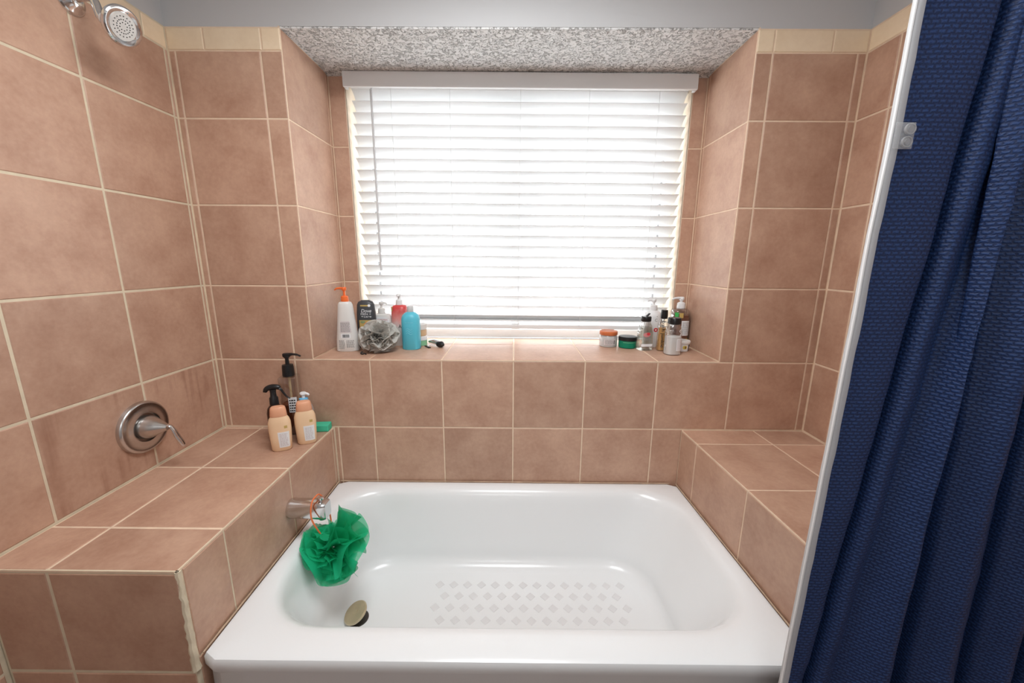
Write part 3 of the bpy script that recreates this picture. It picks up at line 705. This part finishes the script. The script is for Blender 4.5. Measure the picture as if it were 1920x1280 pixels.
def pump(parent, z, mat, ang, reach=.045, s=1.0, r=.015, collar=None, droop=.006, stem=.03):
    G().loft([(z, r, r), (z + .003 * s, r * 1.03, r * 1.03), (z + .022 * s, r * .95, r * .95), (z + .026 * s, r * .55, r * .55)], 28).build('pump_collar', collar or mat, parent)
    z1 = z + .024 * s; z2 = z1 + stem * s
    G().loft([(z1, .0052 * s, .0052 * s), (z2, .0048 * s, .0048 * s)], 16).build('pump_stem', mat, parent)
    c, d = math.cos(ang), math.sin(ang)
    g = G().loft([(z2 - .006 * s, .0075 * s, .0075 * s), (z2, .0105 * s, .0105 * s), (z2 + .007 * s, .0105 * s, .0105 * s), (z2 + .010 * s, .008 * s, .008 * s)], 20)
    pth = [(0, 0, z2 + .004 * s), (c * reach * .4, d * reach * .4, z2 + .005 * s), (c * reach * .8, d * reach * .8, z2 + .003 * s), (c * reach, d * reach, z2 + .003 * s - droop)]
    g.tube(smooth_path(pth, 4), [.0068 * s] * 5 + [.0056 * s] * 4 + [.0042 * s] * 4, 10, flat=.8)
    g.build('pump_head', mat, parent); return z2

# --- window sill, towards the shower wall
b = thing('lotion_bottle', 'tall white tapered lotion bottle with an orange pump on the sill', 'bottle', (-.764, .160, SILL), .12)
s = body(b, [(0, .046, .028, 2.6), (.004, .050, .031, 2.6), (.05, .048, .030, 2.6), (.12, .041, .027, 2.5), (.19, .034, .024, 2.4), (.214, .031, .022, 2.3), (.224, .026, .019, 2.2), (.227, .017, .016, 2)], 'offwhite_plastic')
pump(b, .227, 'orange_plastic', PI - .1, reach=.042, r=.0165, stem=.030)
patch(b, s, -.026, .026, .088, .140, 'pale_print', 'print_panel', taper=.28); lines(b, s, -.020, .020, .092, .136, 11, 'print_grey', seed=2)
patch(b, s, -.021, .021, .063, .083, 'paper_white', 'barcode_panel', off=.0006); barcode(b, s, -.014, .014, .066, .080)
lines(b, s, -.032, -.006, .014, .056, 8, 'print_grey', seed=4); lines(b, s, .001, .034, .020, .056, 7, 'print_grey', seed=5)

b = thing('body_wash_bottle', 'charcoal grey body wash bottle with white lettering on the sill', 'bottle', (-.700, .236, SILL), .10)
s = body(b, [(0, .040, .022, 3), (.004, .043, .024, 3.2), (.10, .044, .025, 3.2), (.17, .042, .024, 3), (.205, .039, .022, 2.8), (.218, .033, .019, 2.6), (.226, .018, .012, 2.2)], 'charcoal_plastic')
lettering(b, s, 'Dove', .005, .178, .023, 'print_white', width=.046, shear=.25); lettering(b, s, 'MEN +', .004, .1625, .0125, 'print_white', width=.046); lettering(b, s, '+care', .005, .1515, .0135, 'print_white', width=.046)
patch(b, s, -.020, .020, .1985, .205, 'print_gold', 'badge'); disc(b, s, .020, .202, .006, .006, 'print_white', 'swirl')
patch(b, s, -.028, .032,   .104, .134, 'print_gold', 'picture_panel'); disc(b, s, .012, .117, .019, .010, 'print_orange', 'picture_fruit', .0012); disc(b, s, -.012, .125, .012, .006, 'print_green', 'picture_leaf', .0013)
patch(b, s, -.028, .032, .086, .103, 'print_orange', 'picture_band'); lines(b, s, -.026, .030, .088, .101, 2, 'print_white', seed=8)
lines(b, s, -.028, .030, .03, .07, 6, 'print_white', seed=9)

b = thing('white_pump_bottle', 'pale white pump bottle standing behind the grey net sponge', 'bottle', (-.648, .298, SILL), .05)
s = body(b, [(0, .046, .024, 4), (.003, .048, .026, 4), (.138, .048, .026, 4), (.150, .044, .024, 3.2), (.156, .015, .015, 2)], 'offwhite_plastic')
pump(b, .156, 'offwhite_plastic', .2, reach=.026, r=.0165, stem=.022)
patch(b, s, -.036, .040, .02, .14, 'paper_white', 'label'); lines(b, s, -.015, .032, .122, .132, 3, 'print_pink', seed=12); disc(b, s, .0, .098, .019, .017, 'pale_print'); disc(b, s, .0, .098, .015, .013, 'paper_white', 'emblem_centre', .0014)
disc(b, s, -.040, .146, .004, .004, 'print_red', 'dot')

b = thing('red_pump_bottle', 'red and white graded pump bottle behind the aqua bottle', 'bottle', (-.558, .292, SILL), .0)
s = body(b, [(0, .036, .030, 3), (.003, .038, .032, 3), (.17, .038, .032, 3), (.188, .036, .030, 2.8), (.196, .028, .024, 2.4), (.199, .0165, .0165, 2)], 'red_white_graded')
pump(b, .199, 'white_plastic', -PI / 2 + .1, reach=.026, r=.0165, stem=.020)
patch(b, s, -.037, -.026, .170, .19, 'print_gold', 'gold_label'); lettering(b, s, 'AV', .014, .098, .026, 'print_black', width=.028)

b = thing('aqua_bottle', 'aqua blue shampoo bottle with a grey screw cap on the sill', 'bottle', (-.483, .207, SILL), .0)
s = body(b, [(0, .038, .034, 2.4), (.004, .042, .037, 2.4), (.09, .0425, .037, 2.4), (.145, .042, .0365, 2.4), (.160, .037, .032, 2.2), (.171, .026, .023, 2), (.176, .015, .015, 2)], 'aqua_plastic')
G().loft([(.176, .0145, .0145), (.178, .0150, .0150), (.200, .0140, .0140), (.202, .0125, .0125)], 28).build('screw_cap', 'grey_plastic', b)
lettering(b, s, 'ocean', .0, .130, .014, 'aqua_print', width=.035) if False else None
for k in range(3): G().tube([s.front(-.014 + .028 * i / 10, .078 + k * .010 + .004 * math.sin(i / 10 * 2 * PI), .0002) for i in range(11)], .0009, 5).build('wave_mark', 'aqua_print', b)
lines(b, s, -.018, .018, .128, .133, 1, 'aqua_print', seed=15)

b = thing('green_base_jar', 'low white-lidded jar with green base under a tan jar', 'jar', (-.466, .290, SILL))
s = body(b, [(0, .034, .034), (.003, .037, .037), (.026, .037, .037), (.028, .035, .035)], 'soft_green'); G().loft([(.028, .038, .038), (.046, .038, .038), (.048, .036, .036)], 36).build('lid', 'white_plastic', b)
b = thing('tan_jar', 'tan cosmetic jar with a white lid stacked on a green jar', 'jar', (-.466, .290, SILL + .0482))
s = body(b, [(0, .033, .033), (.003, .036, .036), (.030, .036, .036), (.032, .034, .034)], 'jar_tan'); G().loft([(.032, .037, .037), (.056, .037, .037), (.058, .035, .035)], 36).build('lid', 'offwhite_plastic', b)

b = thing('hair_clip', 'black and silver claw clip lying on the window sill', 'hair clip', (-.380, .262, SILL + .001), -.75); b.scale = (1.35, 1.35, 1.35)
G().tube(smooth_path([(-.042, 0, .010), (-.02, 0, .015), (.008, 0, .014), (.02, 0, .011)], 5), [.004, .006, .008, .009, .0095, .010, .0105, .011, .011, .011, .011, .0115, .0115, .011, .0105, .010], 12, flat=.75).build('silver_shell', 'steel', b)
G().loft([(.016, .009, .0105, 3), (.030, .011, .013, 3), (.042, .006, .007, 2.5), (.046, .002, .002, 2)], 20).xf(Matrix.Translation((0, 0, .0108)) @ Matrix.Rotation(PI / 2, 4, 'Y')).build('black_jaw', 'black_plastic', b)
b = thing('nail_clipper', 'small black and silver nail clipper beside the claw clip', 'nail clipper', (-.414, .232, SILL + .001), -.95)
rbox(-.026, .026, -.0065, .0065, 0, .004, .0015).build('lower_blade', 'black_plastic', b)
rbox(-.024, .024, -.005, .005, .0042, .0065, .001).xf(Matrix.Rotation(-.12, 4, 'Y')).xf(Matrix.Translation((0, 0, .003))).build('lever', 'steel', b)

# --- window sill, towards the curtain
b = thing('orange_lid_jar', 'white cream jar with an orange lid on the sill', 'jar', (.470, .300, SILL))
s = body(b, [(0, .040, .040), (.004, .044, .044), (.048, .044, .044), (.054, .041, .041), (.058, .039, .039)], 'cloudy_plastic'); G().loft([(.002, .041, .041), (.046, .041, .041), (.052, .038, .038)], 36).build('cream', 'offwhite_plastic', b)
G().loft([(.058, .0425, .0425), (.060, .0438, .0438), (.073, .0438, .0438), (.077, .040, .040), (.0775, .02, .02)], 40).build('lid', 'orange_lid', b)
patch(b, s, -.028, .026, .012, .040, 'pale_print', 'label'); lines(b, s, -.024, .014, .015, .038, 8, 'print_grey', seed=21); barcode(b, s, .017, .023, .016, .036, 5)
b = thing('green_tub', 'low green hair cream tub with a black lid on the sill', 'jar', (.5575, .271, SILL))
s = body(b, [(0, .036, .036), (.003, .0425, .0425), (.036, .0435, .0435), (.037, .040, .040)], 'green_plastic'); G().loft([(.037, .0445, .0445), (.052, .0445, .0445), (.0545, .042, .042), (.0555, .041, .041), (.0556, .02, .02)], 44).build('lid', 'black_plastic', b)
patch(b, s, -.03, .03, .029, .0305, 'soft_green', 'stripe')

b = thing('clear_flip_bottle', 'clear bottle of transparent gel with open black flip cap on the sill', 'bottle', (.624, .224, SILL), .12)
oc = [(0, .032, .026, 4), (.004, .035, .029, 4), (.085, .033, .027, 3.6), (.118, .027, .022, 3), (.128, .022, .020, 2.4), (.136, .020, .019, 2)]
s = body(b, oc, 'clear_plastic'); G().loft([(.004, .032, .026, 4), (.082, .030, .024, 3.6), (.110, .025, .020, 3)], 36).build('gel', 'clear_liquid', b)
G().loft([(.136, .0215, .0215), (.139, .0235, .0235), (.156, .0235, .0235), (.160, .0215, .0215), (.1605, .01, .01)], 32).build('cap', 'black_plastic', b)
rbox(.004, .026, -.008, .008, 0, .004, .0015).xf(Matrix.Translation((-.002, 0, .1545)) @ Matrix.Rotation(-.75, 4, 'Y')).build('flip_top', 'black_plastic', b)
patch(b, s, -.026, .026, .058, .088, 'print_grey', 'label') if False else None
disc(b, s, -.004, .076, .017, .011, 'print_pink', 'flower_print'); disc(b, s, .004, .080, .009, .007, 'print_red', 'flower_centre', .0014); lines(b, s, -.022, .022, .050, .066, 4, 'print_grey', seed=23)
patch(b, s, -.027, .027, .020, .032, 'paper_white', 'label_strip'); G().tube([s.front(.006 + .004 * math.sin(i / 3), .09 + .003 * i, .0006) for i in range(8)], .0006, 5).build('stem_print', 'print_green', b)

b = thing('white_lotion_pump', 'white round-shouldered lotion pump behind the clear flip-cap bottle', 'bottle', (.684, .306, SILL), 0)
s = body(b, [(0, .036, .034, 2.4), (.004, .040, .036, 2.4), (.150, .040, .036, 2.4), (.166, .036, .033, 2.2), (.176, .022, .021, 2), (.180, .0165, .0165, 2)], 'white_plastic')
pump(b, .180, 'white_plastic', PI - .5, reach=.028, r=.018, stem=.020)
disc(b, s, .006, .087, .010, .010, 'print_red', 'red_seal'); disc(b, s, .006, .087, .004, .004, 'print_white', 'seal_centre', .0014); lettering(b, s, 'C', .004, .135, .020, 'print_grey'); disc(b, s, .008, .152, .002, .002, 'print_grey', 'dot')

b = thing('bath_oil_bottle', 'slim tan bath oil bottle with vertical lettering and glossy black cap', 'bottle', (.7035, .213, SILL), .0)
oc = [(0, .023, .020, 3), (.003, .025, .022, 3), (.12, .023, .021, 3), (.148, .019, .018, 2.4), (.154, .013, .013, 2)]
s = body(b, oc, 'clear_plastic'); G().loft([(.003, .0235, .0205, 3), (.108, .0215, .0195, 3)], 32).build('oil', 'tan_liquid', b)
G().loft([(.152, .0155, .0155), (.170, .0160, .0160), (.176, .0155, .0155), (.190, .0150, .0150), (.192, .013, .013)], 28).build('cap', 'black_plastic', b)
lettering(b, s, 'bath junkie', -.007, .080, .021, 'print_black', rot=-PI / 2, width=.125)

b = thing('brown_pump_bottle', 'amber brown bottle with white pump and white label in the sill corner', 'bottle', (.817, .305, SILL), .0)
s = body(b, [(0, .037, .034, 3), (.004, .0405, .037, 3), (.155, .0405, .037, 3), (.176, .040, .036, 2.8), (.186, .034, .030, 2.4), (.190, .017, .017, 2)], 'clear_plastic')
G().loft([(.003, .0385, .035, 3), (.158, .0385, .035, 3)], 36).build('soap_fill', 'brown_liquid', b)
pump(b, .190, 'white_plastic', PI + .05, reach=.046, r=.019, stem=.014, s=1.15)
patch(b, s, -.005, .036, .060, .132, 'paper_white', 'label'); lines(b, s, .0, .032, .066, .128, 10, 'print_grey', seed=31); patch(b, s, -.036, -.022, .140, .172, 'print_bright_green', 'green_tag'); patch(b, s, -.018, .0, .146, .170, 'print_gold', 'gold_tag'); patch(b, s, -.03, .036, .030, .044, 'print_yellow', 'yellow_band')

b = thing('milk_bath_bottle', 'clear bottle half full of white lotion with a black cap on the sill', 'bottle', (.722, .138, SILL), .1)
oc = [(0, .032, .030, 2.6), (.004, .0355, .033, 2.6), (.100, .035, .032, 2.6), (.124, .031, .029, 2.3), (.134, .024, .023, 2), (.138, .023, .022, 2)]
s = body(b, oc, 'clear_plastic'); G().loft([(.003, .0335, .031, 2.6), (.082, .0328, .030, 2.6), (.0835, .030, .027, 2.6)], 36).build('lotion_fill', 'milk', b)
G().loft([(.138, .0255, .0255), (.140, .0285, .0285), (.163, .0285, .0285), (.167, .026, .026), (.1675, .01, .01)], 36).build('cap', 'black_plastic', b)
patch(b, s, .002, .030, .020, .075, 'paper_white', 'label'); lines(b, s, .005, .027, .024, .072, 9, 'pale_print', seed=33)
G().tube(smooth_path([s.front(.014, .088, .0006), s.front(.020, .10, .0006), s.front(.012, .108, .0006), s.front(.018, .116, .0006)], 4), .0014, 5).build('residue', 'pale_print', b)

b = thing('small_butter_tub', 'small white tub with a yellow emblem and black side panel', 'jar', (.797, .207, SILL), .15)
s = body(b, [(0, .027, .027), (.003, .029, .029), (.036, .032, .032)], 'white_plastic'); G().loft([(.036, .034, .034), (.038, .0355, .0355), (.048, .0355, .0355), (.051, .033, .033), (.0512, .02, .02)], 40).build('lid', 'offwhite_plastic', b)
patch(b, s, -.028, .012, .004, .034, 'paper_white', 'label'); disc(b, s, -.004, .021, .010, .009, 'print_yellow'); disc(b, s, -.002, .021, .004, .006, 'print_brown', 'emblem_leaf', .0014); patch(b, s, .014, .028, .003, .034, 'black_plastic', 'side_panel')

# --- tiled ledge
for (lx, ly, rz, lab) in ((-.892, -.206, .36, 'peach shampoo bottle with white label standing apart from the green soap'), (-.826, -.147, .36, 'peach shampoo bottle with white label right beside the green soap')):
    b = thing('peach_bottle', lab, 'bottle', (lx, ly, .0005), rz, 'peach bottles on the ledge')
    s = body(b, [(0, .030, .017, 2.4), (.005, .034, .020, 2.5), (.045, .0365, .0215, 2.5), (.085, .0385, .022, 2.5), (.112, .038, .0215, 2.4), (.127, .034, .020, 2.3), (.135, .029, .0185, 2.2), (.138, .027, .0175, 2.2)], 'peach_plastic')
    G().loft([(.138, .0285, .0185, 2.2), (.140, .029, .019, 2.2), (.163, .0265, .0178, 2.3), (.172, .0245, .0165, 2.3), (.175, .021, .014, 2.3)], 36).build('cap', 'peach_cap', b)
    patch(b, s, -.004, .030, .016, .078, 'paper_white', 'label', taper=-.1); lines(b, s, .0, .026, .022, .074, 9, 'pale_print', seed=41)
    patch(b, s, .018, .028, .092, .102, 'print_gold', 'emblem')

b = thing('square_pump_bottle', 'tall clear square bottle with a black pump in the ledge corner', 'bottle', (-.930, -.050, .0005), .2)
s = body(b, [(0, .031, .031, 8), (.004, .034, .034, 8), (.244, .034, .034, 8), (.248, .031, .031, 7), (.249, .016, .016, 2)], 'clear_plastic', n=48)
G().loft([(.004, .0325, .0325, 8), (.130, .0325, .0325, 8)], 48).build('soap_fill', 'brown_liquid', b)
G().tube([(0, 0, .02), (.001, 0, .27)], .005, 10).build('dip_tube', 'amber_tube', b)
g = G().loft([(.249, .022, .022), (.253, .023, .023), (.288, .0215, .0215), (.296, .0205, .0205), (.299, .008, .008), (.32, .0068, .0068), (.328, .0085, .0085)], 32); g.build('pump_collar', 'black_plastic', b)
g = G().loft([(.325, .009, .009), (.331, .015, .012), (.341, .0155, .012), (.344, .012, .009)], 24); g.tube(smooth_path([(0, 0, .337), (.020, -.004, .340), (.042, -.008, .338), (.056, -.011, .332)], 4), [.0085] * 5 + [.0062] * 4 + [.0048] * 4, 12, flat=.7); g.build('pump_head', 'black_plastic', b)
patch(b, s, .0, .031, .10, .165, 'paper_white', 'label'); lines(b, s, .003, .028, .105, .160, 5, 'print_black', seed=51)

b = thing('spray_bottle', 'dark amber spray bottle with a black trigger on the ledge', 'spray bottle', (-.951, -.131, .0005), .15); b.scale = (1, 1, 1.06)
s = body(b, [(0, .027, .027), (.004, .030, .030), (.115, .030, .030), (.132, .026, .026), (.145, .016, .016), (.150, .0135, .0135)], 'amber_plastic')
G().loft([(.148, .0165, .0165), (.172, .0155, .0155), (.178, .0115, .0115), (.196, .010, .010)], 24).build('trigger_collar', 'black_plastic', b)
g = G().tube(smooth_path([(-.027, -.004, .198), (-.020, -.004, .208), (-.004, 0, .2135), (.016, .002, .2125), (.026, .002, .208)], 5), [.0075 + .0028 * math.sin(PI * i / 20) for i in range(21)], 12); g.loft([(.185, .010, .010), (.205, .012, .010)], 16); g.build('spray_head', 'black_plastic', b)
G().tube(smooth_path([(.012, .002, .210), (.028, .002, .204), (.038, .002, .188), (.050, .002, .172), (.060, .002, .166)], 5), [.0078 - .0045 * i / 20 for i in range(21)], 12, flat=.6).build('trigger', 'black_plastic', b)
G().loft([(0, .004, .004), (.007, .0032, .0032)], 12).xf(Matrix.Translation((-.026, -.004, .198)) @ Matrix.Rotation(-PI / 2, 4, 'Y')).build('nozzle', 'black_plastic', b)

b = thing('blue_collar_bottle', 'clear pump bottle with sky blue collar behind the peach bottles', 'bottle', (-.856, -.090, .0005), .4)
s = body(b, [(0, .030, .022, 3), (.004, .032, .024, 3), (.115, .033, .025, 3), (.133, .029, .022, 2.5), (.143, .016, .015, 2)], 'cloudy_plastic')
G().loft([(.143, .0165, .0165), (.145, .0175, .0175), (.166, .0165, .0165), (.168, .010, .010)], 28).build('pump_collar', 'sky_blue_plastic', b)
g = G().loft([(.168, .0065, .0065), (.180, .006, .006), (.182, .012, .010), (.189, .0125, .010), (.192, .009, .008)], 20); g.tube(smooth_path([(0, 0, .185), (.013, -.004, .185), (.022, -.007, .179)], 4), [.006] * 4 + [.005] * 3 + [.004] * 2, 10); g.build('pump_head', 'white_plastic', b)
G().tube([(0, 0, .02), (0, 0, .145)], .0028, 8).build('dip_tube', 'white_plastic', b)
patch(b, s, -.026, .026, .02, .112, 'pale_print', 'label'); patch(b, s, -.026, .026, .096, .108, 'print_red', 'red_band', off=.0008); lines(b, s, -.022, .022, .099, .105, 1, 'print_white', seed=61, off=.0014); lines(b, s, -.022, .022, .06, .092, 3, 'print_black', seed=62, off=.0012)

o = rbox(-.036, .036, -.022, .022, 0, .030, .004, 2).build('soap_bar', 'soap_green', None, False); o.location = (-.826, -.031, .0005); o.rotation_euler = (0, 0, .10)
tag(o, 'mint green rectangular bar of soap in the ledge corner', 'soap')

# ------------------------------------------------------------------ shower curtain and liner
RODZ = 1.42
rod = thing('curtain_rod', 'white tension rod carrying the shower curtain above the tub', 'curtain rod', (0, -.885, RODZ))
G().tube([(XL + .001, 0, 0), (XR - .001, 0, 0)], .0125, 20).build('rod_tube', 'white_plastic', rod)
for x in (XL + .001, XR - .016): G().loft([(0, .022, .022), (.015, .020, .020)], 24).xf(Matrix.Translation((x, 0, 0)) @ Matrix.Rotation(PI / 2, 4, 'Y')).build('end_cap', 'white_plastic', rod)
def lean(z): return -.008 - .010 * (1.12 - z)
def pleats(z):
    """plan of the hanging cloth at height z: flat ridges with deep re-entrant valleys that drift with height"""
    d = z - .1; k = max(.55, min(1.1, 1.0 - .18 * d))
    xs_ = [.684 + .062 * max(d, -.3), .846 - .050 * d, .974 - .06 * d, 1.088 - .07 * d, 1.190 - .07 * d]
    P = [(CX0, -.9035), (CX0 + .012, -.905), ((CX0 + xs_[0]) / 2, -.9075)]
    for i, x in enumerate(xs_):
        w = (.010, .017, .015, .014, .012)[i]; dp = (.046, .056, .052, .048, .045)[i] * k
        P += [(x - w - .012, -.905), (x - w, -.896), (x - w * .75, -.902 + dp * .7), (x, -.902 + dp), (x + w * .8, -.902 + dp * .7), (x + w, -.894), (x + w + .012, -.907)]
        nx_ = xs_[i + 1] if i + 1 < len(xs_) else 1.275
        m_ = (x + nx_) / 2
        if i == 0: P += [(x + .045, -.898), (x + .060, -.886), (x + .075, -.895), (m_ + .033, -.926)]
        else: P += [(m_, -.931 + .005 * math.sin(7 * z + i))]
    P.append((1.258, -.895))
    return smooth_path([(a + lean(z) * (1.26 - a) / .66, b_, 0) for a, b_ in P], 8)
CX0, CZ0, CZ1 = .6065, -.60, RODZ - .03
nz_ = 130; v = []; uvs = []; f = []
for j in range(nz_ + 1):
    z = CZ0 + (CZ1 - CZ0) * j / nz_; arc = 0; prev = None; row = pleats(z); nx = len(row) - 1
    for i, q in enumerate(row):
        free = min(1, i / 30)
        p = Vector((q.x, q.y + free * (.0035 * noise.noise(Vector((q.x * 10, z * 6, 0))) + .0016 * noise.noise(Vector((q.x * 30, z * 22, 4)))), z))
        if prev is not None: arc += (p - prev).length
        prev = p; v.append(p); uvs.append((arc, z))
for j in range(nz_):
    for i in range(nx):
        a = j * (nx + 1) + i; f.append((a, a + 1, a + nx + 2, a + nx + 1))
cur = thing('shower_curtain', 'navy blue waffle-weave shower curtain gathered at the side of the tub', 'shower curtain', (.95, -.900, CZ0))
base = Vector((.95, -.900, CZ0))
o = obj('cloth', [p - base for p in v], f, 'navy_waffle_cloth', cur, True); ul = o.data.uv_layers.new(name='cloth')
for lp_ in o.data.loops: ul.data[lp_.index].uv = uvs[lp_.vertex_index]
md = o.modifiers.new('thickness', 'SOLIDIFY'); md.thickness = .0015; md.offset = 1
for i in range(9):
    x = .68 + i * .068
    g = G().tube([Vector((x, -.885 + .0235 * math.cos(2 * PI * k / 20), RODZ - .012 + .029 * math.sin(2 * PI * k / 20))) - base for k in range(20)], .002, 6, closed=True); g.build('ring', 'steel', cur)
# liner: white vinyl sheet behind the curtain, its hemmed edge wrapping round to the front
path = [(.6135, -.9155), (.609, -.9165), (.604, -.916), (.600, -.912), (.602, -.905), (.612, -.895), (.629, -.877), (.648, -.856), (.675, -.828)]
sp2 = smooth_path([(a, b_, 0) for a, b_ in path], 5)
for i in range(1, 70):
    x = .675 + (1.25 - .675) * i / 69; sp2.append(Vector((x, -.828 + .007 * min(1, i / 12) + .004 * math.sin(x * 40) + .003 * math.sin(x * 90), 0)))
lb = Vector((.95, -.826, CZ0)); v = []; f = []; nzl = 70; n = len(sp2); ZL0 = -.59
for j in range(nzl + 1):
    z = ZL0 + (CZ1 - ZL0) * j / nzl
    for i, p in enumerate(sp2):
        e = math.exp(-(i / 22) ** 2); w = .0035 * noise.noise(Vector((0, z * 6, 5))) + .0022 * noise.noise(Vector((0, z * 17, 1)))
        q = Vector((p.x + w * e + lean(z) * (1.26 - p.x) / .66, p.y, z)); v.append(q - lb)
for j in range(nzl):
    for i in range(n - 1):
        a = j * n + i; f.append((a, a + 1, a + n + 1, a + n))
lin = thing('curtain_liner', 'white translucent vinyl liner edge wrapped round the navy curtain', 'shower curtain liner', lb)
obj('vinyl_sheet', v, f, 'liner_vinyl', lin, True)
# sewn hem strip
hem = G()
hem.tube([Vector((.6010 + lean(z_) + .003 * noise.noise(Vector((0, z_ * 6, 5))), -.9135, z_)) - lb for z_ in [ZL0 + (CZ1 - ZL0) * k / 60 for k in range(61)]], .0022, 8, flat=1.0)
hem.build('hem', 'white_plastic', lin)
# clear weight tab with two snaps
tz = .912
tb = rbox(.589, .619, -.9235, -.9215, tz - .018, tz + .020, .0009, 1); tb.v = [p - lb for p in tb.v]; tab = tb.build('weight_tab', 'vinyl_tab', lin, False)
for (dx, dz) in ((.6090, .0100), (.6075, -.0085)):
    G().loft([(0, .0082, .0082), (.003, .0082, .0082), (.003, .0068, .0068), (.0012, .0064, .0064), (.0012, .0045, .0045), (.003, .0040, .0040)], 24).xf(Matrix.Translation(Vector((dx, -.9235, tz + dz)) - lb) @ Matrix.Rotation(PI / 2, 4, 'X')).build('snap_disc', 'cloudy_plastic', tab)
